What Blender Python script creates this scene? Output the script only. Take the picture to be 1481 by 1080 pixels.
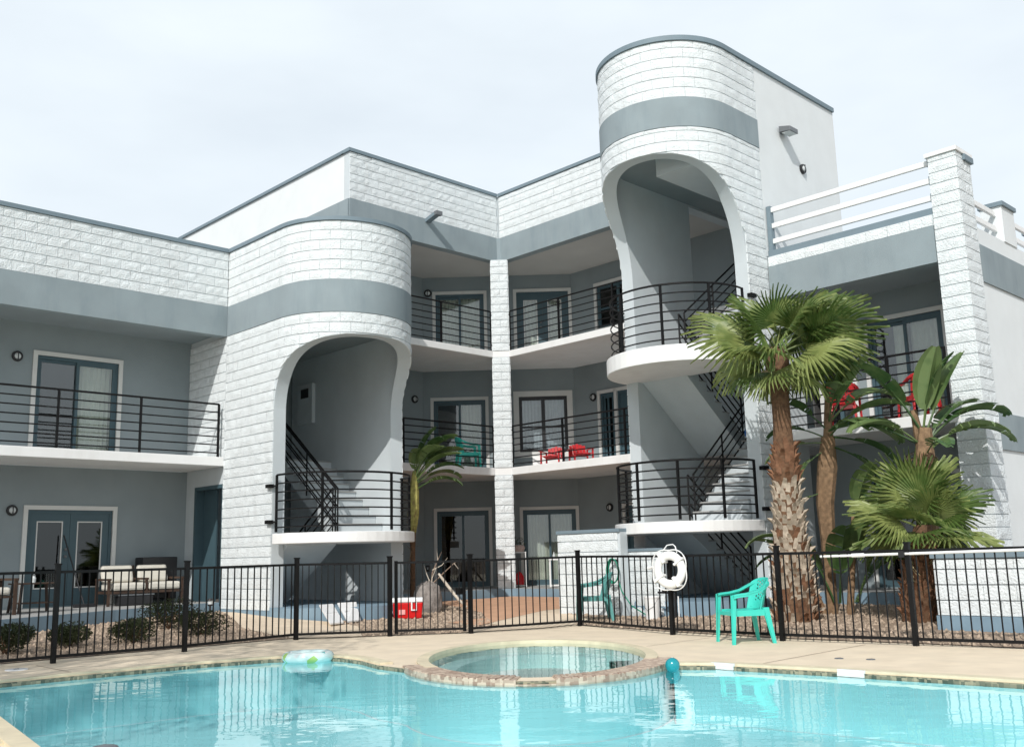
import bpy, bmesh, math, random
from mathutils import Vector, Matrix
from math import radians as rad, sin, cos, pi, sqrt

random.seed(11)
S = bpy.context.scene
for _o in list(bpy.data.objects): bpy.data.objects.remove(_o)
COL = S.collection
SQ = sqrt(0.5)

# ---------------------------------------------------------------- camera
CAM = Vector((0.5745, -25.464, 1.1984))
_yw, _pt, _rl = rad(0.6849), rad(10.4242), rad(-1.4483)
_f = Vector((-sin(_yw)*cos(_pt), cos(_yw)*cos(_pt), sin(_pt)))
_r = Vector((cos(_yw), sin(_yw), 0)); _u = _r.cross(_f)
R2 = cos(_rl)*_r + sin(_rl)*_u; U2 = -sin(_rl)*_r + cos(_rl)*_u
cd = bpy.data.cameras.new('camera'); co = bpy.data.objects.new('camera', cd); COL.objects.link(co)
cd.sensor_width = 36; cd.lens = 36*1438.99/1481; cd.clip_end = 2000; cd.clip_start = .05
M = Matrix.Identity(4)
for i in range(3): M[i][0], M[i][1], M[i][2], M[i][3] = R2[i], U2[i], -_f[i], CAM[i]
co.matrix_world = M; S.camera = co

# ---------------------------------------------------------------- sky, sun, exposure
SUNDIR = Vector((0.60, 2.015, -1.70)).normalized()          # the way the light travels
W = bpy.data.worlds.new('World'); S.world = W; W.use_nodes = True
nt = W.node_tree; nt.nodes.clear()
def wn(t): return nt.nodes.new(t)
out = wn('ShaderNodeOutputWorld'); bg = wn('ShaderNodeBackground'); sky = wn('ShaderNodeTexSky')
sky.sky_type = 'NISHITA'; sky.sun_disc = False
sky.sun_elevation = math.asin(-SUNDIR.z); sky.sun_rotation = math.atan2(-SUNDIR.x, -SUNDIR.y)
sky.air_density = 1.0; sky.dust_density = 2.2; sky.ozone_density = 1.2
tc = wn('ShaderNodeTexCoord'); mp = wn('ShaderNodeMapping'); mp.inputs['Scale'].default_value = (1.2, 1.2, 3.2)
no = wn('ShaderNodeTexNoise'); no.inputs['Scale'].default_value = 1.6; no.inputs['Detail'].default_value = 5; no.inputs['Roughness'].default_value = .52
cr = wn('ShaderNodeValToRGB'); cr.color_ramp.elements[0].position = .34; cr.color_ramp.elements[1].position = .60
cr.color_ramp.elements[0].color = (.80, .80, .80, 1); cr.color_ramp.elements[1].color = (.97, .97, .97, 1)
mx = wn('ShaderNodeMix'); mx.data_type = 'RGBA'; mx.inputs['B'].default_value = (8.35, 9.1, 9.65, 1)
nt.links.new(tc.outputs['Generated'], mp.inputs['Vector']); nt.links.new(mp.outputs[0], no.inputs['Vector'])
sx = wn('ShaderNodeSeparateXYZ'); nt.links.new(tc.outputs['Generated'], sx.inputs[0])
hz = wn('ShaderNodeMapRange'); hz.inputs['From Min'].default_value = .48; hz.inputs['From Max'].default_value = .92; hz.inputs['To Min'].default_value = 1; hz.inputs['To Max'].default_value = .30
nt.links.new(sx.outputs['Z'], hz.inputs['Value'])                       # thin high cloud, densest towards the horizon
fm = wn('ShaderNodeMath'); fm.operation = 'MULTIPLY'; nt.links.new(hz.outputs[0], fm.inputs[0])
nt.links.new(no.outputs[0], cr.inputs[0]); nt.links.new(cr.outputs[0], fm.inputs[1]); nt.links.new(fm.outputs[0], mx.inputs['Factor'])
nt.links.new(sky.outputs[0], mx.inputs['A']); nt.links.new(mx.outputs['Result'], bg.inputs['Color'])
bg.inputs['Strength'].default_value = 0.112
nt.links.new(bg.outputs[0], out.inputs[0])
sl = bpy.data.lights.new('sun', 'SUN'); sl.energy = 3.4; sl.angle = rad(.53); sl.color = (1, .972, .93)
so = bpy.data.objects.new('sun', sl); COL.objects.link(so)
so.rotation_euler = SUNDIR.to_track_quat('-Z', 'Y').to_euler(); so.location = (-6, -30, 30)
S.view_settings.view_transform = 'Standard'; S.view_settings.look = 'None'
S.view_settings.exposure = 0.0; S.view_settings.gamma = 1.0; S.view_settings.use_curve_mapping = False
S.render.engine = 'CYCLES'

# ---------------------------------------------------------------- helpers
# Building frame: a runs from the inner corner to the near left, b to the near right.
def T(a, b, z=0.0): return Vector(((-a+b)*SQ, (-a-b)*SQ, z))
BASE = rad(225)
def X2ab(x, y): return ((-x-y)*SQ, (x-y)*SQ)

class MB:
    def __init__(s): s.v = []; s.f = []
    def add(s, vs, fs):
        n = len(s.v); s.v += [tuple(v) for v in vs]; s.f += [tuple(i+n for i in f) for f in fs]; return s
    def box(s, x0, x1, y0, y1, z0, z1):
        return s.add([(x0,y0,z0),(x1,y0,z0),(x1,y1,z0),(x0,y1,z0),(x0,y0,z1),(x1,y0,z1),(x1,y1,z1),(x0,y1,z1)],
                     [(0,3,2,1),(4,5,6,7),(0,1,5,4),(1,2,6,5),(2,3,7,6),(3,0,4,7)])
    def obox(s, c, ax, ay, az):      # centre and three half-axis vectors
        c = Vector(c); ax = Vector(ax); ay = Vector(ay); az = Vector(az)
        vs = [c-ax-ay-az, c+ax-ay-az, c+ax+ay-az, c-ax+ay-az, c-ax-ay+az, c+ax-ay+az, c+ax+ay+az, c-ax+ay+az]
        return s.add(vs, [(0,3,2,1),(4,5,6,7),(0,1,5,4),(1,2,6,5),(2,3,7,6),(3,0,4,7)])
    def prism(s, poly, z0, z1):
        n = len(poly); vs = [(p[0],p[1],z0) for p in poly]+[(p[0],p[1],z1) for p in poly]
        return s.add(vs, [tuple(range(n))[::-1], tuple(range(n, 2*n))]+[(i, (i+1)%n, n+(i+1)%n, n+i) for i in range(n)])
    def extr(s, poly3, vec):         # extrude a 3D polygon along vec
        n = len(poly3); vec = Vector(vec); p = [Vector(q) for q in poly3]
        return s.add(p+[q+vec for q in p], [tuple(range(n))[::-1], tuple(range(n, 2*n))]+[(i, (i+1)%n, n+(i+1)%n, n+i) for i in range(n)])
    def tube(s, pts, r, n=6, closed=False, cap=True):
        pts = [Vector(p) for p in pts]; m = len(pts); rs = r if isinstance(r, (list, tuple)) else [r]*m
        base = len(s.v); up = None
        for i, p in enumerate(pts):
            if closed: d = pts[(i+1)%m]-pts[i-1]
            else: d = pts[min(i+1, m-1)]-pts[max(i-1, 0)]
            d = d.normalized() if d.length > 1e-9 else Vector((0,0,1))
            if up is None: up = Vector((0,0,1)) if abs(d.z) < .9 else Vector((1,0,0))
            x = up.cross(d); 
            if x.length < 1e-4: x = Vector((1,0,0)).cross(d)
            x.normalize(); y = d.cross(x); up = y if abs(d.z) >= .9 else Vector((0,0,1))
            for k in range(n):
                t = 2*pi*k/n+pi/n; s.v.append(tuple(p+x*cos(t)*rs[i]+y*sin(t)*rs[i]))
        R = m if closed else m-1
        for i in range(R):
            for k in range(n):
                a = base+i*n+k; b = base+i*n+(k+1)%n; c = base+((i+1)%m)*n+(k+1)%n; d = base+((i+1)%m)*n+k
                s.f.append((a, b, c, d))
        if not closed and cap:
            s.f.append(tuple(base+k for k in range(n))[::-1]); s.f.append(tuple(base+(m-1)*n+k for k in range(n)))
        return s
    def lathe(s, prof, n=20, c=(0,0,0), axis='z'):
        base = len(s.v); m = len(prof)
        for (r, z) in prof:
            for k in range(n):
                t = 2*pi*k/n; q = (r*cos(t), r*sin(t), z)
                if axis == 'x': q = (z, r*cos(t), r*sin(t))
                if axis == 'y': q = (r*cos(t), z, r*sin(t))
                s.v.append((c[0]+q[0], c[1]+q[1], c[2]+q[2]))
        for i in range(m-1):
            for k in range(n):
                s.f.append((base+i*n+k, base+i*n+(k+1)%n, base+(i+1)*n+(k+1)%n, base+(i+1)*n+k))
        s.f.append(tuple(base+k for k in range(n))[::-1]); s.f.append(tuple(base+(m-1)*n+k for k in range(n)))
        return s
    def mesh(s, name, center=None, recalc=True):
        me = bpy.data.meshes.new(name)
        vs = s.v
        if center is not None: vs = [(v[0]-center[0], v[1]-center[1], v[2]-center[2]) for v in vs]
        me.from_pydata(vs, [], s.f)
        if recalc and len(s.f) < 30000:
            bm = bmesh.new(); bm.from_mesh(me); bmesh.ops.recalc_face_normals(bm, faces=bm.faces); bm.to_mesh(me); bm.free()
        me.update(); return me
    def build(s, name, mat, parent=None, smooth=False, recenter=True, bevel=0, recalc=True, kind=None, label=None):
        c = (0,0,0)
        if recenter and s.v:
            c = [ (min(v[i] for v in s.v)+max(v[i] for v in s.v))/2 for i in range(3)]
            c[2] = min(v[2] for v in s.v)
        me = s.mesh(name, c, recalc); me.materials.append(mat)
        o = bpy.data.objects.new(name, me); COL.objects.link(o)
        if parent: o.parent = parent
        o.location = Vector(c)-(parent.location if parent and parent.type == 'MESH' else Vector((0,0,0)))
        if smooth:
            for p in me.polygons: p.use_smooth = True
            try: me.set_sharp_from_angle(angle=rad(38))
            except Exception: pass
        if bevel:
            m = o.modifiers.new('bevel', 'BEVEL'); m.width = bevel; m.segments = 2; m.limit_method = 'ANGLE'; m.angle_limit = rad(40)
        if kind: o['kind'] = kind
        if label: o['label'] = label
        return o

def thing(name, label, cat, a, b, z=0, rot=0, group=None):
    o = bpy.data.objects.new(name, None); COL.objects.link(o); o.empty_display_size = .2
    o.location = T(a, b, z); o.rotation_euler = (0, 0, BASE+rad(rot))
    o['label'] = label; o['category'] = cat
    if group: o['group'] = group
    return o
def copy_tree(o, parent=None):
    c = o.copy(); COL.objects.link(c)
    if parent: c.parent = parent
    for ch in list(o.children): copy_tree(ch, c)
    return c
def inst(name, me, parent, loc, rot=(0,0,0), scale=(1,1,1)):
    o = bpy.data.objects.new(name, me); COL.objects.link(o); o.parent = parent
    o.location = loc; o.rotation_euler = rot; o.scale = scale; return o

# ---------------------------------------------------------------- materials
def mat(name, col, rough=.7, var=.08, scale=3.0, bump=0.0, bscale=60., metal=0., spec=.4, dirt=0, dirtcol=(.2,.18,.15), coat=0, sss=0):
    m = bpy.data.materials.new(name); m.use_nodes = True; t = m.node_tree; b = t.nodes['Principled BSDF']
    b.inputs['Roughness'].default_value = rough; b.inputs['Metallic'].default_value = metal
    b.inputs['Specular IOR Level'].default_value = spec; b.inputs['Coat Weight'].default_value = coat
    g = t.nodes.new('ShaderNodeNewGeometry')
    n = t.nodes.new('ShaderNodeTexNoise'); n.inputs['Scale'].default_value = scale; n.inputs['Detail'].default_value = 5
    t.links.new(g.outputs['Position'], n.inputs['Vector'])
    r = t.nodes.new('ShaderNodeMapRange'); r.inputs['From Min'].default_value = .3; r.inputs['From Max'].default_value = .7
    r.inputs['To Min'].default_value = 1-var; r.inputs['To Max'].default_value = 1+var
    t.links.new(n.outputs[0], r.inputs['Value'])
    x = t.nodes.new('ShaderNodeVectorMath'); x.operation = 'SCALE'; x.inputs[0].default_value = col[:3]
    t.links.new(r.outputs[0], x.inputs['Scale']); last = x.outputs[0]
    if dirt:
        n2 = t.nodes.new('ShaderNodeTexNoise'); n2.inputs['Scale'].default_value = 1.1; n2.inputs['Detail'].default_value = 8; n2.inputs['Roughness'].default_value = .7
        mp2 = t.nodes.new('ShaderNodeMapping'); mp2.inputs['Scale'].default_value = (2.2, 2.2, .45)      # runs and stains
        t.links.new(g.outputs['Position'], mp2.inputs['Vector']); t.links.new(mp2.outputs[0], n2.inputs['Vector'])
        r2 = t.nodes.new('ShaderNodeMapRange'); r2.inputs['From Min'].default_value = .5; r2.inputs['From Max'].default_value = .75; r2.inputs['To Max'].default_value = dirt
        t.links.new(n2.outputs[0], r2.inputs['Value'])
        mm = t.nodes.new('ShaderNodeMix'); mm.data_type = 'RGBA'; mm.inputs['B'].default_value = (*dirtcol, 1)
        t.links.new(r2.outputs[0], mm.inputs['Factor']); t.links.new(last, mm.inputs['A']); last = mm.outputs['Result']
    t.links.new(last, b.inputs['Base Color'])
    if bump:
        nb = t.nodes.new('ShaderNodeTexNoise'); nb.inputs['Scale'].default_value = bscale; nb.inputs['Detail'].default_value = 4
        t.links.new(g.outputs['Position'], nb.inputs['Vector'])
        bp = t.nodes.new('ShaderNodeBump'); bp.inputs['Strength'].default_value = bump; bp.inputs['Distance'].default_value = .01
        t.links.new(nb.outputs[0], bp.inputs['Height']); t.links.new(bp.outputs[0], b.inputs['Normal'])
    return m

BLOCK = mat('painted_split_block', (.70,.74,.75), .78, .07, 6, 1.0, 34, dirt=.30, dirtcol=(.50,.51,.50))
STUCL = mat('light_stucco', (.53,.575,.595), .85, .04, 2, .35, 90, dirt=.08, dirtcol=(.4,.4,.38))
WHITEST = mat('white_stucco', (.70,.73,.735), .85, .03, 2, .25, 90, dirt=.06, dirtcol=(.5,.5,.48))
BLUE = mat('blue_grey_stucco', (.255,.305,.325), .85, .07, 1.6, .45, 90, dirt=.35, dirtcol=(.14,.19,.22))
COPE = mat('blue_grey_coping', (.17,.225,.26), .6, .05, 3)
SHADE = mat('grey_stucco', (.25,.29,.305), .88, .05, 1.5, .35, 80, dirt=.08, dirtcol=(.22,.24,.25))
CEIL = mat('cream_ceiling_stucco', (.50,.49,.47), .9, .04, 1.5, .3, 80)
SLABW = mat('white_slab_paint', (.78,.78,.77), .7, .03, 2, .15, 60, dirt=.22, dirtcol=(.5,.47,.42))
FLOORG = mat('grey_floor_paint', (.33,.33,.32), .8, .1, 3, .1, 60, dirt=.3, dirtcol=(.2,.19,.18))
PLINTH = mat('blue_plinth_paint', (.20,.29,.36), .75, .08, 3, .2, 70, dirt=.25, dirtcol=(.16,.2,.22))
FRAMEB = mat('blue_door_paint', (.055,.098,.118), .45, .05, 5)
TRIM = mat('white_trim_paint', (.62,.62,.60), .6, .03, 4)
BRONZE = mat('dark_bronze_frame', (.018,.018,.02), .4, .05, 5)
IRON = mat('black_painted_iron', (.0065,.0065,.007), .5, .15, 8, metal=0, spec=.22)
WHITEM = mat('white_painted_metal', (.78,.78,.77), .45, .03, 5)
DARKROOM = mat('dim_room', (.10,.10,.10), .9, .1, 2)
CURTAIN = mat('pale_curtain', (.80,.77,.66), .9, .05, 8)
BLIND = mat('white_blind', (.60,.60,.64), .6, .04, 8)
TEAL = mat('teal_plastic', (.045,.56,.46), .38, .05, 6, spec=.5)
TEALF = mat('faded_teal_plastic', (.10,.30,.28), .6, .15, 6)
RED = mat('red_plastic', (.50,.025,.03), .4, .08, 6)
WHITEP = mat('white_plastic', (.80,.80,.79), .35, .04, 6)
DARKW = mat('dark_brown_wood', (.05,.028,.018), .6, .25, 12)
CUSH = mat('cream_cushion', (.60,.57,.50), .9, .06, 9, .3, 50)
ROCK = mat('rough_boulder', (.26,.23,.21), .9, .25, 9, .9, 30, dirt=.4, dirtcol=(.12,.10,.09))
GRAVEL = mat('brown_gravel', (.30,.225,.165), .95, .35, 22, 1.0, 55, dirt=.5, dirtcol=(.14,.10,.075))
STONE1 = mat('gravel_stone', (.36,.28,.21), .9, .45, 14)
PATH = mat('beige_concrete_path', (.68,.56,.42), .9, .08, 4, .35, 120, dirt=.3, dirtcol=(.42,.33,.24))
TERRA = mat('terracotta_paint', (.56,.33,.21), .9, .10, 4, .3, 120, dirt=.3, dirtcol=(.40,.26,.17))
DECK = mat('cream_pool_deck', (.74,.625,.47), .85, .07, 2.5, .5, 160, dirt=.35, dirtcol=(.58,.47,.34))
DECKE = mat('yellowed_deck_edge', (.64,.56,.40), .85, .10, 5, .4, 120, dirt=.4, dirtcol=(.36,.30,.20))
SOIL = mat('dry_soil', (.24,.18,.13), .95, .2, 3, .5, 30)
BLOCK.node_tree.nodes['Bump'].inputs['Distance'].default_value = .022
BARK = mat('brown_palm_fibre', (.13,.072,.04), .95, .35, 18, .8, 50)
BOOT = mat('weathered_palm_boot', (.43,.36,.28), .9, .30, 12, .5, 40)
BOOTB = mat('brown_palm_boot', (.20,.10,.055), .9, .30, 12, .5, 40)
TAN = mat('tan_fibrous_stalk', (.22,.14,.08), .9, .35, 15, .7, 40)
GREY = mat('grey_metal', (.16,.17,.18), .4, .05, 6, metal=.3)
BLACKP = mat('black_plastic', (.02,.02,.022), .4, .1, 6)
GLOBE = mat('frosted_glass_globe', (.55,.58,.58), .25, .04, 6)
BLUEC = mat('blue_cloth', (.03,.14,.42), .9, .1, 9)
ORANGE = mat('orange_box', (.60,.22,.08), .7, .1, 8)
TILE = mat('white_glazed_tile', (.75,.75,.73), .25, .03, 6)
CARD = mat('dry_cardboard', (.38,.30,.20), .9, .1, 8)

def leafmat(name, c1, c2, rough=.55, trans=.25):
    m = bpy.data.materials.new(name); m.use_nodes = True; t = m.node_tree; b = t.nodes['Principled BSDF']
    g = t.nodes.new('ShaderNodeNewGeometry'); oi = t.nodes.new('ShaderNodeObjectInfo')
    n = t.nodes.new('ShaderNodeTexNoise'); n.inputs['Scale'].default_value = 5; n.inputs['Detail'].default_value = 3
    t.links.new(g.outputs['Position'], n.inputs['Vector'])
    ad = t.nodes.new('ShaderNodeMath'); ad.operation = 'ADD'; t.links.new(n.outputs[0], ad.inputs[0])
    ml = t.nodes.new('ShaderNodeMath'); ml.operation = 'MULTIPLY_ADD'; ml.inputs[1].default_value = .5; ml.inputs[2].default_value = -.25
    t.links.new(oi.outputs['Random'], ml.inputs[0]); t.links.new(ml.outputs[0], ad.inputs[1])
    mx = t.nodes.new('ShaderNodeMix'); mx.data_type = 'RGBA'; mx.inputs['A'].default_value = (*c1, 1); mx.inputs['B'].default_value = (*c2, 1)
    r = t.nodes.new('ShaderNodeMapRange'); r.inputs['From Min'].default_value = .3; r.inputs['From Max'].default_value = .7
    t.links.new(ad.outputs[0], r.inputs['Value']); t.links.new(r.outputs[0], mx.inputs['Factor'])
    t.links.new(mx.outputs['Result'], b.inputs['Base Color']); b.inputs['Roughness'].default_value = rough
    tr = t.nodes.new('ShaderNodeBsdfTranslucent'); t.links.new(mx.outputs['Result'], tr.inputs['Color'])
    ms = t.nodes.new('ShaderNodeMixShader'); ms.inputs[0].default_value = trans
    t.links.new(b.outputs[0], ms.inputs[1]); t.links.new(tr.outputs[0], ms.inputs[2])
    t.links.new(ms.outputs[0], t.nodes['Material Output'].inputs[0]); return m
FAN = leafmat('fan_palm_leaf', (.10,.165,.04), (.33,.38,.13), .42, .34)
FANDRY = leafmat('drying_palm_tip', (.36,.30,.15), (.46,.38,.22), .8, .2)
PADDLE = leafmat('paddle_leaf', (.05,.11,.035), (.17,.24,.09), .33, .25)
BUSHL = leafmat('bush_leaf', (.035,.05,.02), (.10,.12,.055), .7, .15)

def schlick(t, f0, extra=0.0, normal=None):
    # reflectance that is the same from both sides of a thin sheet
    g = t.nodes.new('ShaderNodeNewGeometry'); d = t.nodes.new('ShaderNodeVectorMath'); d.operation = 'DOT_PRODUCT'
    t.links.new(g.outputs['Incoming'], d.inputs[0]); t.links.new(normal if normal else g.outputs['Normal'], d.inputs[1])
    a = t.nodes.new('ShaderNodeMath'); a.operation = 'ABSOLUTE'; t.links.new(d.outputs['Value'], a.inputs[0])
    s = t.nodes.new('ShaderNodeMath'); s.operation = 'SUBTRACT'; s.inputs[0].default_value = 1; s.use_clamp = True; t.links.new(a.outputs[0], s.inputs[1])
    p = t.nodes.new('ShaderNodeMath'); p.operation = 'POWER'; p.inputs[1].default_value = 5; t.links.new(s.outputs[0], p.inputs[0])
    m = t.nodes.new('ShaderNodeMath'); m.operation = 'MULTIPLY_ADD'; m.inputs[1].default_value = 1-f0; m.inputs[2].default_value = f0+extra; m.use_clamp = True
    t.links.new(p.outputs[0], m.inputs[0]); return m.outputs[0]
def glass(name, tint=(.55,.62,.62), lo=.10):
    m = bpy.data.materials.new(name); m.use_nodes = True; t = m.node_tree; t.nodes.remove(t.nodes['Principled BSDF'])
    o = t.nodes['Material Output']; tr = t.nodes.new('ShaderNodeBsdfTransparent'); tr.inputs[0].default_value = (*tint, 1)
    gl = t.nodes.new('ShaderNodeBsdfGlossy'); gl.inputs['Roughness'].default_value = .02
    ms = t.nodes.new('ShaderNodeMixShader'); t.links.new(schlick(t, .04, lo*.5), ms.inputs[0]); t.links.new(tr.outputs[0], ms.inputs[1]); t.links.new(gl.outputs[0], ms.inputs[2])
    t.links.new(ms.outputs[0], o.inputs[0]); return m
GLASS = glass('window_glass', (.80,.84,.84), .12); GLASSD = glass('screened_dark_glass', (.22,.30,.30), .07)

def watermat(name, tint, rs):
    m = bpy.data.materials.new(name); m.use_nodes = True; t = m.node_tree; t.nodes.remove(t.nodes['Principled BSDF'])
    o = t.nodes['Material Output']; tr = t.nodes.new('ShaderNodeBsdfTransparent'); tr.inputs[0].default_value = (*tint, 1)
    gl = t.nodes.new('ShaderNodeBsdfGlossy'); gl.inputs['Roughness'].default_value = .015
    g = t.nodes.new('ShaderNodeNewGeometry'); mp = t.nodes.new('ShaderNodeMapping'); mp.inputs['Scale'].default_value = (1, 1.5, 1)
    n = t.nodes.new('ShaderNodeTexNoise'); n.inputs['Scale'].default_value = rs; n.inputs['Detail'].default_value = 3
    bp = t.nodes.new('ShaderNodeBump'); bp.inputs['Strength'].default_value = .10; bp.inputs['Distance'].default_value = .05
    t.links.new(g.outputs['Position'], mp.inputs['Vector']); t.links.new(mp.outputs[0], n.inputs['Vector'])
    t.links.new(n.outputs[0], bp.inputs['Height']); t.links.new(bp.outputs[0], gl.inputs['Normal'])
    ms = t.nodes.new('ShaderNodeMixShader')
    t.links.new(schlick(t, .02, 0, bp.outputs[0]), ms.inputs[0]); t.links.new(tr.outputs[0], ms.inputs[1]); t.links.new(gl.outputs[0], ms.inputs[2])
    t.links.new(ms.outputs[0], o.inputs[0]); return m
WATER = watermat('pool_water', (.86,.975,.985), 1.6)
WATERS = watermat('spa_water', (.90,.965,.955), 2.2)
PLASTER = mat('aqua_pool_plaster', (.45,.80,.83), .8, .05, 1.0, .1, 30)
LEDGE = mat('pale_pool_ledge', (.60,.86,.86), .8, .05, 2, .1, 30)
SPAPL = mat('spa_plaster', (.62,.72,.69), .8, .06, 2, .1, 30)
def mosaic(name, c1, c2, sc):
    m = bpy.data.materials.new(name); m.use_nodes = True; t = m.node_tree; b = t.nodes['Principled BSDF']
    g = t.nodes.new('ShaderNodeNewGeometry'); v = t.nodes.new('ShaderNodeTexVoronoi'); v.inputs['Scale'].default_value = sc
    v.distance = 'CHEBYCHEV'; v.inputs['Randomness'].default_value = .3
    t.links.new(g.outputs['Position'], v.inputs['Vector'])
    cr = t.nodes.new('ShaderNodeValToRGB'); cr.color_ramp.elements[0].color = (*c1, 1); cr.color_ramp.elements[1].color = (*c2, 1)
    se = t.nodes.new('ShaderNodeSeparateColor'); t.links.new(v.outputs['Color'], se.inputs[0]); t.links.new(se.outputs[0], cr.inputs[0])
    t.links.new(cr.outputs[0], b.inputs['Base Color']); b.inputs['Roughness'].default_value = .45; return m
MOSAIC = mosaic('waterline_mosaic', (.05,.07,.05), (.36,.31,.21), 28)
RIMM = mosaic('pink_spa_mosaic', (.30,.20,.15), (.60,.49,.38), 22)
# ================================================================ ground and pool
def gz(a, b):
    d = max(4.8-b, 5.3-a); return .045*min(max(d, 0), 5.0)
def draped(name, poly, dz, m, kind='structure', parent=None, holes=()):
    bm = bmesh.new()
    for lp in [poly]+list(holes):
        vs = [bm.verts.new((p[0], p[1], 0)) for p in lp]
        for i in range(len(vs)): bm.edges.new((vs[i], vs[(i+1)%len(vs)]))
    bmesh.ops.triangle_fill(bm, edges=bm.edges[:], use_beauty=True)
    for co_, no_ in [((0,4.8,0),(0,1,0)), ((5.3,0,0),(1,0,0)), ((0,-.5,0),(1,-1,0)), ((0,-.2,0),(0,1,0)), ((.3,0,0),(1,0,0))]:
        geom = bm.verts[:]+bm.edges[:]+bm.faces[:]
        bmesh.ops.bisect_plane(bm, geom=geom, plane_co=co_, plane_no=no_)
    for v in bm.verts: v.co.z = gz(v.co.x, v.co.y)+dz
    bmesh.ops.recalc_face_normals(bm, faces=bm.faces)
    if sum(f.normal.z for f in bm.faces) < 0: bmesh.ops.reverse_faces(bm, faces=bm.faces)
    bm.transform(Matrix.Rotation(BASE, 4, 'Z'))
    me = bpy.data.meshes.new(name); bm.to_mesh(me); bm.free(); me.materials.append(m)
    o = bpy.data.objects.new(name, me); COL.objects.link(o)
    if kind: o['kind'] = kind
    return o

def arcpts(cx, cy, r, t0, t1, n=16): return [(cx+r*cos(rad(t0+(t1-t0)*i/n)), cy+r*sin(rad(t0+(t1-t0)*i/n))) for i in range(n+1)]
SPC = (.64, -12.97); SRX, SRY = 1.31, 2.10
def spa(t, k=0.0): return X2ab(SPC[0]+(SRX+k)*cos(rad(t)), SPC[1]+(SRY+k)*sin(rad(t)))
POOL = [(14.25,6.6),(13.1,6.58),(11.6,6.66),(10.75,6.88),(10.22,7.25),(10.16,7.6),(10.22,8.1),(10.42,8.7)]
_rim = [spa(t, .30) for t in range(205, 344, 6)]
POOL += _rim
POOL += [(8.62,11.60),(8.38,12.0),(8.24,13.2),(8.16,14.6),(8.1,16.5),(8.1,25.5),(17.4,25.5)]
SPAP = [spa(t) for t in range(0, 360, 6)]
BIG = [(-300,-300),(-300,300),(300,300),(300,-300)]
# the sheet that reaches the horizon, with the basin cut out
draped('ground', BIG, -.03, SOIL, holes=[POOL, SPAP])
DECKP = [(30,4.62),(8.93,4.40),(7.66,5.12),(6.66,5.85),(4.72,6.6),(5.05,9.12),(5.2,11.04),(5.12,12.79),(5.0,30),(20,45),(45,20)]
def grow(poly, k):
    out_ = []; n = len(poly)
    for i in range(n):
        p0 = Vector(poly[i-1]); p1 = Vector(poly[i]); p2 = Vector(poly[(i+1)%n])
        e = (p2-p0); nn = Vector((e.y, -e.x)).normalized(); out_.append((p1.x+nn.x*k, p1.y+nn.y*k))
    return out_
POOLG = grow(POOL, -.001)
draped('pool_deck', DECKP, .002, DECK, holes=[POOL, SPAP])
for (p_, q_) in [((12.9,4.9),(12.95,6.4)),((9.9,4.75),(9.95,7.0)),((5.5,9.9),(8.25,10.0) if False else (7.0,9.95)),((5.45,12.2),(8.0,12.3)),((5.3,15.0),(7.9,15.1))]:
    p_ = Vector((*p_,0)); q_ = Vector((*q_,0)); d_ = q_-p_; n_ = Vector((-d_.y,d_.x,0)).normalized()*.006
    m_ = MB().add([T(*(p_-n_)[:2],.0065), T(*(q_-n_)[:2],.0065), T(*(q_+n_)[:2],.0065), T(*(p_+n_)[:2],.0065)], [(0,1,2,3)]); o_ = m_.build('deck_joint', SOIL, recenter=False); o_['kind'] = 'structure'

def ring(name, poly, z0, z1, m, kind='structure', closed=True):
    mb = MB(); n = len(poly); R = n if closed else n-1
    vs = [(p[0],p[1],z0) for p in poly]+[(p[0],p[1],z1) for p in poly]
    mb.add(vs, [(i, (i+1)%n, n+(i+1)%n, n+i) for i in range(R)])
    mb.v = [tuple(T(*v)) for v in mb.v]; o = mb.build(name, m, recenter=False, recalc=False); o['kind'] = kind; return o
WL = -.035
ring('pool_wall', POOL, -.60, -.045, PLASTER); ring('pool_waterline_tile', POOL, -.045, .0, MOSAIC)
ring('spa_wall', SPAP, -.32, -.05, SPAPL); ring('spa_waterline_tile', SPAP, -.05, .0, MOSAIC)
def sheet(name, poly, z, m):
    mb = MB(); mb.add([T(p[0],p[1],z) for p in poly], [tuple(range(len(poly)))]); 
    bm = bmesh.new(); me = mb.mesh(name, None, False); bm.from_mesh(me); bmesh.ops.triangulate(bm, faces=bm.faces, ngon_method='EAR_CLIP')
    bmesh.ops.recalc_face_normals(bm, faces=bm.faces)
    if sum(f.normal.z for f in bm.faces) < 0: bmesh.ops.reverse_faces(bm, faces=bm.faces)
    bm.to_mesh(me); bm.free(); me.materials.append(m)
    o = bpy.data.objects.new(name, me); COL.objects.link(o); o['kind'] = 'structure'; return o
sheet('pool_floor', grow(POOL, .02), -.60, PLASTER); sheet('spa_floor', SPAP, -.32, SPAPL)
sheet('pool_water', POOL, WL, WATER); sheet('spa_water', SPAP, WL+.02, WATERS)
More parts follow.
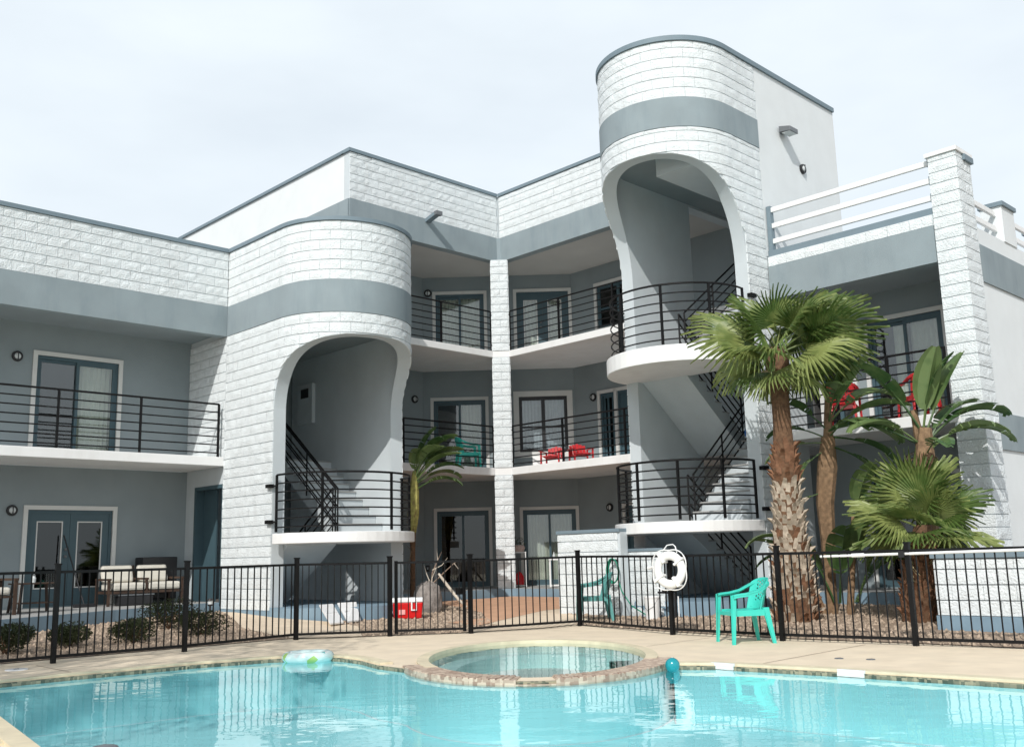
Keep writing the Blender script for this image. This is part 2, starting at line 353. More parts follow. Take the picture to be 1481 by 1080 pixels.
# shallow ledges (seats) along the far and right sides
def ledge(name, outer, w, z, m):
    inner = []
    n = len(outer)
    for i, p in enumerate(outer):
        a = Vector(outer[max(i-1,0)]); b = Vector(outer[min(i+1,n-1)]); e = b-a; nn = Vector((-e.y, e.x)).normalized()
        inner.append((p[0]+nn.x*w, p[1]+nn.y*w))
    mb = MB(); vs = [(*p, z) for p in outer]+[(*p, z) for p in inner]+[(*p, -.59) for p in inner]
    mb.add(vs, [(i,i+1,n+i+1,n+i) for i in range(n-1)]+[(n+i,n+i+1,2*n+i+1,2*n+i) for i in range(n-1)])
    mb.v = [tuple(T(*v)) for v in mb.v]; o = mb.build(name, m, recenter=False); o['kind'] = 'structure'; return o, inner
_led, inn = ledge('pool_ledge', [(8.62,11.60),(8.38,12.0),(8.24,13.2),(8.16,14.6),(8.1,16.5),(8.1,25.5)][::-1], -.62, -.22, LEDGE)
ledge('pool_ledge', [(14.25,6.6),(13.1,6.58),(11.6,6.66),(10.75,6.88),(10.22,7.25)][::-1], -.42, -.22, LEDGE)
ledge('spa_seat', [spa(t) for t in range(20, 200, 6)], .32, -.14, LEDGE)
mb = MB()
for i_ in range(len(inn)-1):
    p_, q_ = Vector(inn[i_]), Vector(inn[i_+1]); n_ = int((q_-p_).length/.45)
    for k_ in range(n_):
        c_ = p_.lerp(q_, (k_+.5)/n_); w_ = T(c_.x, c_.y, -.214); mb.box(w_.x-.035, w_.x+.035, w_.y-.035, w_.y+.035, -.219, -.212)
mb.build('ledge_marker', MOSAIC, recenter=False)['kind'] = 'structure'
# yellowed bullnose edge round the pool and spa rim in mosaic with its spillway
def edge_band(name, pts, w, z0, z1, m, kind='structure'):
    inner = []; n = len(pts)
    for i, p in enumerate(pts):
        a = Vector(pts[max(i-1,0)]); b = Vector(pts[min(i+1,n-1)]); e = b-a; nn = Vector((-e.y, e.x)).normalized()
        inner.append((p[0]+nn.x*w, p[1]+nn.y*w))
    mb = MB(); vs = [(*p, z0) for p in pts]+[(*p, z1) for p in pts]+[(*p, z1) for p in inner]+[(*p, z0) for p in inner]
    fs = []
    for i in range(n-1):
        for k in range(4):
            fs.append((k*n+i, k*n+i+1, ((k+1)%4)*n+i+1, ((k+1)%4)*n+i))
    fs += [(0,n,2*n,3*n), (n-1,2*n-1,3*n-1,4*n-1)]
    mb.add(vs, fs); mb.v = [tuple(T(*v)) for v in mb.v]; o = mb.build(name, m, recenter=False); o['kind'] = kind; return o
edge_band('pool_edge', [(17.41,25.5),(14.26,6.59),(13.1,6.56),(11.6,6.64),(10.72,6.86),(10.2,7.23),(10.14,7.6),(10.2,8.1),(10.40,8.72)], .16, -.06, .03, DECKE)
edge_band('pool_edge', [(8.62,11.58),(8.37,12.0),(8.23,13.2),(8.15,14.6),(8.09,16.5),(8.09,25.5)], .16, -.06, .03, DECKE)
edge_band('spa_edge', [spa(t, -.01) for t in range(-20, 216, 4)], -.14, -.06, .028, DECKE)
def rimsec(t0, t1, top, step=3):
    n = int(round((t1-t0)/step)); ts = [t0+(t1-t0)*i/n for i in range(n+1)]
    o_ = [spa(t, .32) for t in ts]; i_ = [spa(t, -.015) for t in ts]; m_ = len(ts)
    mb = MB(); vs = [(*p,-.05) for p in o_]+[(*p,top) for p in o_]+[(*p,top) for p in i_]+[(*p,-.05) for p in i_]
    fs = []
    for i in range(m_-1):
        for k in range(4): fs.append((k*m_+i, k*m_+i+1, ((k+1)%4)*m_+i+1, ((k+1)%4)*m_+i))
    fs += [(0,m_,2*m_,3*m_), (m_-1,2*m_-1,3*m_-1,4*m_-1)]
    mb.add(vs, fs); mb.v = [tuple(T(*v)) for v in mb.v]; return mb
for (t0, t1, top, mm) in [(200, 262, .012, RIMM), (262, 276, -.028, RIMM), (276, 346, .012, RIMM)]:
    o = rimsec(t0, t1, top).build('spa_rim', mm, recenter=False); o['kind'] = 'structure'
for (t0, t1) in [(200,262),(276,346)]:                                    # separate coping stones on the rim
    t = t0+.6
    while t < t1-2:
        mb = rimsec(t, t+2.1, .024, 2.1); o = mb.build('coping_stone', RIMM, recenter=False, bevel=.006); o['kind'] = 'structure'; t += 2.6

# beds, paths
LEFTBED = [(30,4.62),(8.93,4.40),(8.75,2.6),(8.0,.9),(7.34,-.9),(9.9,.1),(12.3,1.37),(16,3.2),(30,3.2)]
draped('gravel_bed', LEFTBED, .012, GRAVEL)
draped('concrete_path', [(8.93,4.40),(8.75,2.6),(8.0,.9),(7.34,-.9),(7.33,1.3),(7.2,1.8),(7.0,2.5),(7.05,3.6),(7.95,4.95)], .016, PATH)
BED2 = [(7.05,3.6),(7.0,2.5),(6.7,2.55),(6.2,2.75),(5.4,2.75),(4.7,2.3),(4.36,1.4),(4.3,.2),(3.2,.25),(3.0,1.6),(3.6,3.0),(4.3,3.9),(5.2,5.2),(6.66,5.85),(7.66,5.12),(7.95,4.95)]
draped('gravel_bed', BED2, .012, GRAVEL)
draped('central_path', [(5.2,5.2),(4.9,4.5),(4.0,3.9),(1.8,3.9),(1.3,5.5),(2.2,5.6),(3.3,5.2),(4.0,6.3),(4.72,6.6),(6.66,5.85)], .016, PATH)
draped('terracotta_terrace', [(5.45,4.1),(4.3,3.9),(3.6,3.0),(3.0,1.6),(3.2,.25),(.2,.2),(.2,5.5),(1.6,5.5),(2.0,4.4),(2.9,4.1),(4.2,4.5),(5.4,4.9)], .020, TERRA)
BED3 = [(4.0,6.3),(3.3,5.1),(3.3,6.3),(3.35,7.2),(3.1,8.0),(2.0,8.5),(.66,8.5),(.64,11.6),(.9,12.3),(3.8,12.4),(3.85,16),(5.0,30),(5.12,12.79),(5.2,11.04),(5.05,9.12),(4.72,6.6)]
draped('gravel_bed', BED3, .012, GRAVEL)
def inpoly(p, poly):
    x, y = p; c = False; n = len(poly)
    for i in range(n):
        x0, y0 = poly[i]; x1, y1 = poly[i-1]
        if (y0 > y) != (y1 > y) and x < (x1-x0)*(y-y0)/(y1-y0)+x0: c = not c
    return c
rg = random.Random(5)
for bed, cnt_, (a0,a1,b0,b1) in [(LEFTBED,2600,(7.3,14.5,-.9,4.6)), (BED2,1500,(3,8,.2,6)), (BED3,2800,(.6,5.3,5,15))]:
    mb = MB(); k = 0
    while k < cnt_:
        a, b = rg.uniform(a0,a1), rg.uniform(b0,b1)
        if not inpoly((a,b), bed): continue
        k += 1; r = rg.uniform(.014,.045); z = gz(a,b)+.012; t = rg.uniform(0,6)
        q = T(a,b,z); ax = [(r*cos(t), r*sin(t)), (-r*.8*sin(t), r*.8*cos(t))]
        mb.add([q+Vector((ax[0][0],ax[0][1],0)), q+Vector((ax[1][0],ax[1][1],0)), q-Vector((ax[0][0],ax[0][1],0)), q-Vector((ax[1][0],ax[1][1],0)), q+Vector((0,0,r*.9))],
               [(0,1,4),(1,2,4),(2,3,4),(3,0,4)])
    o = mb.build('gravel', STONE1, recenter=False, recalc=False, kind='stuff')

# ================================================================ building
BLD = thing('apartment_building', 'pale grey block apartment building with two round-nosed stair towers and balconies behind the pool', 'building', 0, 0, 0)

class Path:
    def __init__(s, segs):
        s.segs = []; L = 0
        for g in segs:
            if g[0] == 'l':
                p0, p1, nrm = Vector(g[1]), Vector(g[2]), Vector(g[3]); l = (p1-p0).length
            else:
                _, c, r, t0, t1 = g; l = abs(t1-t0)*pi/180*r
            s.segs.append((L, L+l, g)); L += l
        s.L = L
    def pt(s, q, d=0):
        for (l0, l1, g) in s.segs:
            if q <= l1+1e-9 or g is s.segs[-1][2]:
                k = (q-l0)/(l1-l0)
                if g[0] == 'l':
                    p = Vector(g[1]).lerp(Vector(g[2]), k); return p+Vector(g[3])*d, Vector(g[3])
                _, c, r, t0, t1 = g; t = rad(t0+(t1-t0)*k); n = Vector((cos(t), sin(t)))
                return Vector(c)+n*(r+d), n
    def samples(s, a, b, step=.085):
        out_ = {a, b}
        for (l0, l1, g) in s.segs:
            for e in (l0, l1):
                if a < e < b: out_.add(e)
            if g[0] == 'a':
                n = int((l1-l0)/step)
                for i in range(n+1):
                    q = l0+(l1-l0)*i/n
                    if a < q < b: out_.add(q)
        r = sorted(out_); res = [r[0]]
        for q in r[1:]:
            if q-res[-1] > 1e-4: res.append(q)
        return res
def strip(mb, path, s0, s1, zlo, zhi, d0, d1, extra=()):
    ss = sorted(set(path.samples(s0, s1)) | set(e for e in extra if s0 < e < s1)); f = zlo if callable(zlo) else (lambda q: zlo)
    n = len(ss); vs = []
    for q in ss:
        z = f(q)
        for (d, zz) in ((d0,z),(d1,z),(d1,zhi),(d0,zhi)):
            p, _ = path.pt(q, d); vs.append((p.x, p.y, zz))
    fs = [(0,1,2,3), ((n-1)*4+3,(n-1)*4+2,(n-1)*4+1,(n-1)*4)]
    for i in range(n-1):
        for k in range(4): fs.append((i*4+k, i*4+(k+1)%4, (i+1)*4+(k+1)%4, (i+1)*4+k))
    return mb.add(vs, fs)
def sup(spring, h, c, hw, n=2.5):
    return lambda q: spring+h*max(0, 1-min(1,abs((q-c)/hw))**n)**(1/n)

ALLB = []     # every split-face block: (screen size, MB)
rb = random.Random(3)
def scr(v):
    w = T(*v); d = w-CAM; zf = d.dot(_f)
    if zf < .1: return None
    return 740.5+1438.99*d.dot(R2)/zf, 540-1438.99*d.dot(U2)/zf
def blocks(path, s0, s1, z0, z1, top=None, opening=None, H=.205, L=.41, depth=.018, rough=.012, store=ALLB, d=0.0, phase=0):
    zt = z1; nrow = int(math.ceil((z1-z0)/H-.02))
    for r in range(nrow):
        za, zb = z0+r*H, min(z0+(r+1)*H, z1)
        if zb-za < .04: continue
        off = ((r+phase) % 2)*L/2; k0 = int(math.floor((s0-off)/L)); k1 = int(math.ceil((s1-off)/L))
        for k in range(k0, k1+1):
            a, b = max(off+k*L, s0), min(off+(k+1)*L, s1)
            if b-a < .05: continue
            brk = [a+(b-a)*i/4 for i in range(5)]
            if opening:
                oa, ob, of = opening
                for e in (oa, ob):
                    if a < e < b: brk += [e-.0005, e+.0005]
                brk.sort()
                lo = [max(za, of(q)) if oa <= q <= ob else za for q in brk]
            else: lo = [za]*len(brk)
            grp = []; cur = []
            for i in range(len(brk)):
                if zb-lo[i] > .025: cur.append(i)
                else:
                    if len(cur) > 1: grp.append(cur)
                    cur = []
            if len(cur) > 1: grp.append(cur)
            g2 = []
            for g in grp:
                if opening:
                    cut = [i for i in range(len(g)-1) if brk[g[i+1]]-brk[g[i]] < .0011]
                    if cut and abs(lo[g[cut[0]]]-lo[g[cut[0]+1]]) > .01:
                        c_ = cut[0]; g2 += [x for x in (g[:c_+1], g[c_+1:]) if len(x) > 1]; continue
                g2.append(g)
            for g in g2:
                q0, q1 = brk[g[0]], brk[g[-1]]
                if q1-q0 < .03: continue
                gs, gh = .003, .0075; vs = []; tilt = rb.uniform(0, .004); nz = 3
                for ii, i in enumerate(g):
                    q = min(max(brk[i], q0+gs), q1-gs); L0 = lo[i]+(gh if lo[i] <= za+1e-6 else .001); H0 = zb-gh
                    for j in range(nz):
                        ed = ii in (0, len(g)-1) or j in (0, nz-1)
                        dd = d+depth+tilt+(rb.uniform(-.004,.003) if ed else rb.uniform(0, rough))
                        p, _ = path.pt(q, dd); vs.append((p.x, p.y, L0+(H0-L0)*j/(nz-1)))
                m = len(g); fs = []
                for ii in range(m-1):
                    for j in range(nz-1): fs.append((ii*nz+j, (ii+1)*nz+j, (ii+1)*nz+j+1, ii*nz+j+1))
                bd = [ii*nz for ii in range(m)]+[(m-1)*nz+j for j in range(1, nz)]+[ii*nz+nz-1 for ii in range(m-2, -1, -1)]+[j for j in range(nz-2, 0, -1)]
                base = len(vs)
                for bi in bd:
                    ii, j = divmod(bi, nz); q = min(max(brk[g[ii]], q0+gs), q1-gs); p, _ = path.pt(q, d-.004); vs.append((p.x, p.y, vs[bi][2]))
                nb = len(bd)
                for x in range(nb): fs.append((bd[(x+1)%nb], bd[x], base+x, base+(x+1)%nb))
                mb = MB(); mb.add(vs, fs)
                cs = [scr(vs[0]), scr(vs[nz-1]), scr(vs[(m-1)*nz+nz-1]), scr(vs[(m-1)*nz])]
                sc = 0
                if all(cs):
                    ar = 0
                    for x in range(4): ar += cs[x][0]*cs[(x+1)%4][1]-cs[(x+1)%4][0]*cs[x][1]
                    mx_, my_ = sum(c[0] for c in cs)/4, sum(c[1] for c in cs)/4
                    _, nrm = path.pt((q0+q1)/2); w = T(vs[0][0], vs[0][1], vs[0][2]); nw = T(nrm.x, nrm.y, 0)
                    if -5 < mx_ < 1486 and -5 < my_ < 1085 and nw.dot(CAM-w) > 0: sc = abs(ar)/2
                store.append((sc, mb))

ZG, Z2, Z3, BB2, BT2, TOP2, BB3, BT3, TOP3 = .43, 3.42, 6.44, 6.03, 6.69, 7.99, 8.88, 9.53, 10.77
FL = .35
# ---- stair tower beside the left wing (two storeys)
P1 = Path([('l',(7.3,-2.9),(7.3,1.25),(1,0)), ('a',(5.85,1.25),1.45,0,180), ('l',(4.4,1.25),(4.4,-2.55),(-1,0))])
k1 = pi/180*1.45; O1 = (4.15-8*k1, 4.15+172*k1); F1 = sup(4.1, 1.5, (O1[0]+O1[1])/2, (O1[1]-O1[0])/2+.002)
mb = MB()
strip(mb, P1, 0, .70, -.1, 7.93, -.27, 0); strip(mb, P1, .70, 1.95, 2.86, 7.93, -.27, 0); strip(mb, P1, 1.95, O1[0], -.1, 7.93, -.27, 0)
ex = [O1[0]+.004*i*i for i in range(12)]+[O1[1]-.004*i*i for i in range(12)]
strip(mb, P1, O1[0], O1[1], F1, 7.93, -.27, 0, ex); strip(mb, P1, O1[1], P1.L, -.1, 7.93, -.27, 0)
TW1 = mb.build('tower_wall', STUCL, BLD, smooth=True)
strip(MB(), P1, 1.97, P1.L, BB2, BT2, .0, .03).build('blue_band', BLUE, BLD, smooth=True)
strip(MB(), P1, 1.72, P1.L, 7.91, TOP2, -.30, .055).build('coping', COPE, BLD, smooth=True)
strip(MB(), P1, 1.97, O1[0], -.1, .29, .0, .035).build('blue_plinth', PLINTH, BLD, smooth=True)
blocks(P1, 1.98, P1.L-3.7, .29, BB2, opening=(O1[0], O1[1], F1)); blocks(P1, 0.3, 1.98, Z2, BB2); blocks(P1, 1.98, P1.L-3.0, BT2, 7.91)
nose1 = lambda r, t0=0, t1=180: arcpts(5.85, 1.25, r, t0, t1, 24)
MB().prism([(7.04,-2.6),(7.04,1.25)]+nose1(1.19)+[(4.66,-2.6)], 6.0, 6.2).build('tower_roof', SHADE, BLD)
MB().prism([(7.03,1.06),(7.33,1.06)]+nose1(1.47, 2, 176)+[(4.38,1.2),(4.38,-2.6),(7.03,-2.6)], -.1, FL).build('tower_floor', PLINTH, BLD)
LAND = 1.75
MB().prism([(7.03,1.16),(7.36,1.16),(7.36,1.25)]+nose1(1.51, 2, 178)+[(4.34,1.16),(4.67,1.16)], LAND-.2, LAND).build('landing_slab', SLABW, BLD, bevel=.012)
# ---- stair tower on the right (three storeys)
P2 = Path([('l',(-2.6,8.38),(1.75,8.38),(0,1)), ('a',(1.75,6.98),1.40,90,-90), ('l',(1.75,5.58),(-.4,5.58),(0,-1))])
k2 = pi/180*1.40; O2 = (4.35-14*k2, 4.35+180*k2); F2 = sup(6.5, 2.2, (O2[0]+O2[1])/2, (O2[1]-O2[0])/2+.002)
T2T = 10.97
mb = MB()
strip(mb, P2, 0, 2.2, 6.9, T2T, -.27, 0); strip(mb, P2, 2.2, O2[0], -.1, T2T, -.27, 0)
ex = [O2[0]+.004*i*i for i in range(12)]+[O2[1]-.004*i*i for i in range(12)]
strip(mb, P2, O2[0], O2[1], F2, T2T, -.27, 0, ex); strip(mb, P2, O2[1], P2.L, -.1, T2T, -.27, 0)
mb.box(-2.6, -.4, 5.58, 5.85, 8.9, T2T); mb.box(-2.6,-2.33,5.85,8.11,8.9,T2T)
mb.build('tower_wall', STUCL, BLD, smooth=True)
strip(MB(), P2, -.0, 3.27, 6.93, T2T, .0, .012).build('stucco_panel', WHITEST, BLD)
strip(MB(), P2, 3.29, P2.L, 9.19, 9.79, 0, .03).build('blue_band', BLUE, BLD, smooth=True)
strip(MB(), P2, 0, P2.L, T2T-.01, 11.06, -.30, .055).build('coping', COPE, BLD, smooth=True)
blocks(P2, 3.29, P2.L-1.2, .29, 9.19, opening=(O2[0], O2[1], F2), phase=1); blocks(P2, 3.29, P2.L-1.2, 9.79, T2T-.01)
strip(MB(), P2, 3.26, O2[0], -.1, .29, 0, .035).build('blue_plinth', PLINTH, BLD)
nose2 = lambda r, t0=90, t1=-90: arcpts(1.75, 6.98, r, t0, t1, 24)
MB().prism([(-2.4,8.11),(1.75,8.11)]+nose2(1.13)+[(-2.4,5.85)], 8.95, 9.12).build('tower_roof', SHADE, BLD)
MB().prism([(-2.3,8.05),(1.75,8.05)]+nose2(1.07)+[(-2.3,5.9)], 10.80, 10.92).build('tower_roof', SHADE, BLD)
MB().box(-2.3, 2.35, 7.05, 8.10, 8.55, 8.93).build('ceiling_panel', STUCL, BLD)
MB().prism([(1.4,8.40),(1.75,8.40)]+nose2(1.42, 88, -86)+[(1.75,5.56),(-2.4,5.56),(-2.4,8.11),(1.4,8.11)], -.1, FL).build('tower_floor', PLINTH, BLD)
for zt_, th in ((LAND, .2), (4.95, .31)):
    MB().prism([(1.48,8.11),(1.48,8.43),(1.75,8.43)]+nose2(1.45+.03*(th>.25), 88, -88)+[(1.48,5.53),(1.48,5.85)], zt_-th, zt_).build('landing_slab', SLABW, BLD, bevel=.012)
# curved block base wall under the first landing of the right tower
PB = Path([('a',(1.75,6.98),1.40,-88,14)])
mb = MB(); strip(mb, PB, 0, PB.L, 0, 1.24, -.22, 0); mb.build('low_curved_wall', STUCL, BLD, smooth=True)
strip(MB(), PB, 0, PB.L, 1.24, 1.29, -.24, .03).build('wall_cap', COPE, BLD, smooth=True)
blocks(PB, 0, PB.L, .06, 1.23)

# ---- wing walls, bands, slabs
def wall_holes(mb, org, dirv, nrm, s0, s1, z0, z1, th, holes):
    org = Vector((*org, 0)); dirv = Vector((*dirv, 0)); nrm = Vector((*nrm, 0))
    def bx(a, b, c, d):
        if b-a < 1e-3 or d-c < 1e-3: return
        mb.obox(org+dirv*(a+b)/2-nrm*th/2+Vector((0,0,(c+d)/2)), dirv*(b-a)/2, nrm*th/2, Vector((0,0,(d-c)/2)))
    cur = s0
    for (h0, h1, y0, y1) in sorted(holes):
        bx(cur, h0, z0, z1); bx(h0, h1, z0, y0); bx(h0, h1, y1, z1); cur = h1
    bx(cur, s1, z0, z1)

rd = random.Random(8)
def opening_unit(kind, org, dirv, nrm, s0, s1, z0, z1, trim=.085, curtain=None, name='door', number=None, lamp=None, roomd=1.6, frame=None, glassm=None, label=None):
    """a door or window in its hole: white trim, coloured frame, panes, room behind"""
    org3 = Vector((*org, 0)); dv = Vector((*dirv, 0)); nv = Vector((*nrm, 0)); Z = Vector((0,0,1))
    P = lambda s, d, z: org3+dv*s+nv*d+Z*z
    def bx(mb, a, b, c, d, d0, d1): mb.obox(P((a+b)/2, (d0+d1)/2, (c+d)/2), dv*(b-a)/2, nv*(d1-d0)/2, Z*(d-c)/2)
    fr = frame or FRAMEB; w = .055
    mb = MB(); bx(mb, s0-trim, s0, z0, z1, -.02, .035); bx(mb, s1, s1+trim, z0, z1, -.02, .035); bx(mb, s0-trim, s1+trim, z1, z1+trim, -.02, .037)
    if kind == 'window': bx(mb, s0-trim, s1+trim, z0-trim, z0, -.02, .045)
    u = mb.build(name, TRIM, BLD, label=label)
    mb = MB(); bx(mb, s0, s0+w, z0, z1, -.12, -.02); bx(mb, s1-w, s1, z0, z1, -.12, -.02); bx(mb, s0+w, s1-w, z1-w*1.2, z1, -.12, -.02); bx(mb, s0+w, s1-w, z0, z0+.05, -.12, -.02)
    mb.build('frame', fr, u)
    mid = (s0+s1)/2; g = glassm or GLASS
    def leafp(a, b, st, tp, bt, d, inset=False):
        m2 = MB(); bx(m2, a, a+st, z0+.05, z1-w*1.2, d-.02, d+.02); bx(m2, b-st, b, z0+.05, z1-w*1.2, d-.02, d+.02)
        bx(m2, a+st, b-st, z1-w*1.2-tp, z1-w*1.2, d-.02, d+.02); bx(m2, a+st, b-st, z0+.05, z0+.05+bt, d-.02, d+.02)
        m2.build('sash', fr, u)
        ga, gb, gc, gd = a+st, b-st, z0+.05+bt, z1-w*1.2-tp
        m3 = MB(); bx(m3, ga, gb, gc, gd, d-.004, d+.004); m3.build('pane', g, u)
        if inset:
            m4 = MB(); t = .022
            bx(m4, ga, ga+t, gc, gd, d+.005, d+.026); bx(m4, gb-t, gb, gc, gd, d+.005, d+.026); bx(m4, ga+t, gb-t, gd-t, gd, d+.005, d+.026); bx(m4, ga+t, gb-t, gc, gc+t, d+.005, d+.026)
            m4.build('glazing_bead', TRIM, u)
    if kind == 'french':
        leafp(s0+w, mid-.003, .14, .16, .30, -.06, True); leafp(mid+.003, s1-w, .14, .16, .30, -.06, True)
        m5 = MB()
        for zz in (z0+.98, z0+1.12): m5.lathe([(.0,0),(.028,.0),(.03,.03),(.015,.045),(.0,.05)], 10, tuple(P(mid-.07, -.03, zz)), 'y' if abs(nrm[1]) > .5 else 'x')
        m5.build('handle', GREY, u)
    elif kind == 'slider':
        leafp(s0+w, mid+.03, .06, .06, .08, -.09); leafp(mid-.03, s1-w, .06, .06, .08, -.045)
    elif kind == 'window':
        leafp(s0+w, mid-.02, .03, .03, .03, -.06); leafp(mid+.02, s1-w, .03, .03, .03, -.06)
        m2 = MB(); zz = z0+(z1-z0)*.45; bx(m2, s0+w, s1-w, zz-.025, zz+.025, -.085, -.035); bx(m2, mid-.05, mid+.05, z0+.05, z1-w*1.2, -.09, -.028); m2.build('mullion', fr, u)
    elif kind == 'solid':
        m2 = MB(); bx(m2, s0+w, s1-w, z0+.05, z1-w*1.2, -.09, -.05); m2.build('door_leaf', fr, u)
    # room behind
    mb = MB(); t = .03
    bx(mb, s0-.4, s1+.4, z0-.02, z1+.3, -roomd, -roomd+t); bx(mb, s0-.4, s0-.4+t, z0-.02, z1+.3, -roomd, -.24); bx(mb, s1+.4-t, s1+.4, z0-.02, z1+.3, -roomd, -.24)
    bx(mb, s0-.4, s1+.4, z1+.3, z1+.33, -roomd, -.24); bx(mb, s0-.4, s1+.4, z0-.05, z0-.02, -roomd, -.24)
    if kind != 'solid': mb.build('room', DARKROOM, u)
    if curtain:
        for (c0, c1, cm) in curtain:
            x0, x1 = s0+(s1-s0)*c0, s0+(s1-s0)*c1; n = max(4, int((x1-x0)/.045)); vs = []; fs = []
            for i in range(n+1):
                x = x0+(x1-x0)*i/n; dd = -.17+(.018 if i % 2 else -.018)+rd.uniform(-.006,.006)
                vs += [P(x, dd, z0+.06), P(x, dd, z1-.05)]
            for i in range(n): fs.append((2*i, 2*i+2, 2*i+3, 2*i+1))
            MB().add(vs, fs).build('curtain', cm, u, recalc=False)
    return u

WALLT = .20
# left wing
PL = Path([('l',(22,-.93),(7.33,-.93),(0,1))])
mb = MB(); strip(mb, PL, 0, PL.L, 6.06, 7.93, -.20, 0); mb.build('parapet_wall', STUCL, BLD)
strip(MB(), PL, 0, PL.L-.005, BB2, BT2, -.205, .03).build('blue_band', BLUE, BLD)
strip(MB(), PL, 0, PL.L-.03, 7.91, TOP2+.004, -.30, .055).build('coping', COPE, BLD)
blocks(PL, 7.5, PL.L, BT2, 7.91)
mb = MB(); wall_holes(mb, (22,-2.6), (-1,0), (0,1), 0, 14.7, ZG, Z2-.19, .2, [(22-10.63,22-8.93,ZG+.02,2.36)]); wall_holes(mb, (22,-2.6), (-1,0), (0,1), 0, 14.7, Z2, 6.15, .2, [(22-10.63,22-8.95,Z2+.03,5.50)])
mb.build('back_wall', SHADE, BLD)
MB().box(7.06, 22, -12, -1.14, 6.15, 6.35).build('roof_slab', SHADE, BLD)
MB().box(7.32, 22, -2.6, -.90, Z2-.19, Z2).build('balcony_slab', SLABW, BLD, bevel=.01)
MB().prism([(7.34,-2.6),(7.34,-.90),(9.9,.08),(12.3,1.35),(16,3.15),(22,3.15),(22,-2.6)], .0, ZG-.003).build('ground_floor_slab', PLINTH, BLD)
MB().prism([(7.35,-2.59),(7.35,-.93),(9.9,.05),(12.3,1.32),(16,3.12),(22,3.12),(22,-2.59)], ZG-.003, ZG+.002).build('floor_finish', FLOORG, BLD)
opening_unit('french', (22,-2.6), (-1,0), (0,1), 22-10.63, 22-8.93, ZG+.02, 2.36, glassm=GLASSD)
opening_unit('slider', (22,-2.6), (-1,0), (0,1), 22-10.63, 22-8.95, Z2+.03, 5.50, curtain=[(.50,.98,CURTAIN)])
# doorway into the stair under the left tower
mb = MB(); mb.box(7.02,7.31,-2.20,-2.12,FL,2.86); mb.box(7.02,7.31,-.97,-.92,FL,2.86); mb.box(7.02,7.31,-2.12,-.97,2.78,2.86); mb.build('doorway_frame', FRAMEB, BLD)
MB().box(7.08,7.11,-2.12,-1.55,FL+.02,2.78).build('door_leaf', FRAMEB, BLD)
# centre, level by level
PCL = Path([('l',(4.79,0),(0.03,0),(0,1))]); PCR = Path([('l',(0,0.03),(0,5.58),(1,0))])
mb = MB(); strip(mb, PCL, 0, PCL.L, 8.92, 10.70, -.20, 0); strip(mb, PCR, 0, PCR.L, 8.92, 10.70, -.20, 0); mb.box(-.2,.03,-.2,.03,8.92,10.70)
mb.build('parapet_wall', STUCL, BLD)
mb = MB(); strip(mb, PCL, -.0, PCL.L-.01, BB3, BT3, -.205, .03); strip(mb, PCR, .01, PCR.L, BB3, BT3, -.205, .03)
mb.prism([(0,0),(.13,0),(0,.13)], BB3+.003, BT3-.003); mb.build('blue_band', BLUE, BLD)
mb = MB(); strip(mb, PCL, -.05, PCL.L-.03, 10.69, TOP3, -.30, .055); mb.build('coping', COPE, BLD)
mb = MB(); strip(mb, PCR, .026, PCR.L, 10.694, TOP3+.004, -.30, .055); mb.build('coping', COPE, BLD)
blocks(PCL, .0, PCL.L-.02, BT3, 10.69); blocks(PCR, .02, PCR.L, BT3, 10.69, phase=1)
PQ = Path([('l',(4.79,-14),(4.79,-.02),(1,0))])
mb = MB(); strip(mb, PQ, 0, PQ.L-.19, 6.3, 10.70, -.2, 0); mb.build('side_wall', WHITEST, BLD)
strip(MB(), PQ, 0, PQ.L, BB3, BT3, .0, .03).build('blue_band', BLUE, BLD)
strip(MB(), PQ, 0, PQ.L-.2, 10.69, TOP3-.003, -.30, .055).build('coping', COPE, BLD)
def cpoly(e, back=.1): return [(4.42,e),(.30+e,e),(e,.30+e),(e,5.60),(-2.45-back,5.60),(-2.45-back,.31-back*.5),(.485-back*.5,-2.63-back),(4.42,-2.63-back)]
MB().prism([(4.59,-.21),(-.21,-.21),(-.21,5.6),(-12,5.6),(-12,-14),(4.59,-14)], 8.95, 9.15).build('roof_slab', CEIL, BLD)
MB().prism(cpoly(.035), 6.27, Z3).build('balcony_slab', SLABW, BLD, bevel=.01)
MB().prism(cpoly(.035), Z2-.19, Z2).build('balcony_slab', SLABW, BLD, bevel=.01)
MB().prism([(4.42,.12),(.45,.12),(.12,.45),(.12,5.6),(-2.55,5.6),(-2.55,.25),(.40,-2.73),(4.42,-2.73)], .0, ZG-.003).build('ground_floor_slab', PLINTH, BLD)
MB().prism([(4.42,.09),(.44,.09),(.09,.44),(.09,5.6),(-2.5,5.6),(-2.5,.27),(.42,-2.7),(4.42,-2.7)], ZG-.003, ZG+.002).build('floor_finish', FLOORG, BLD)
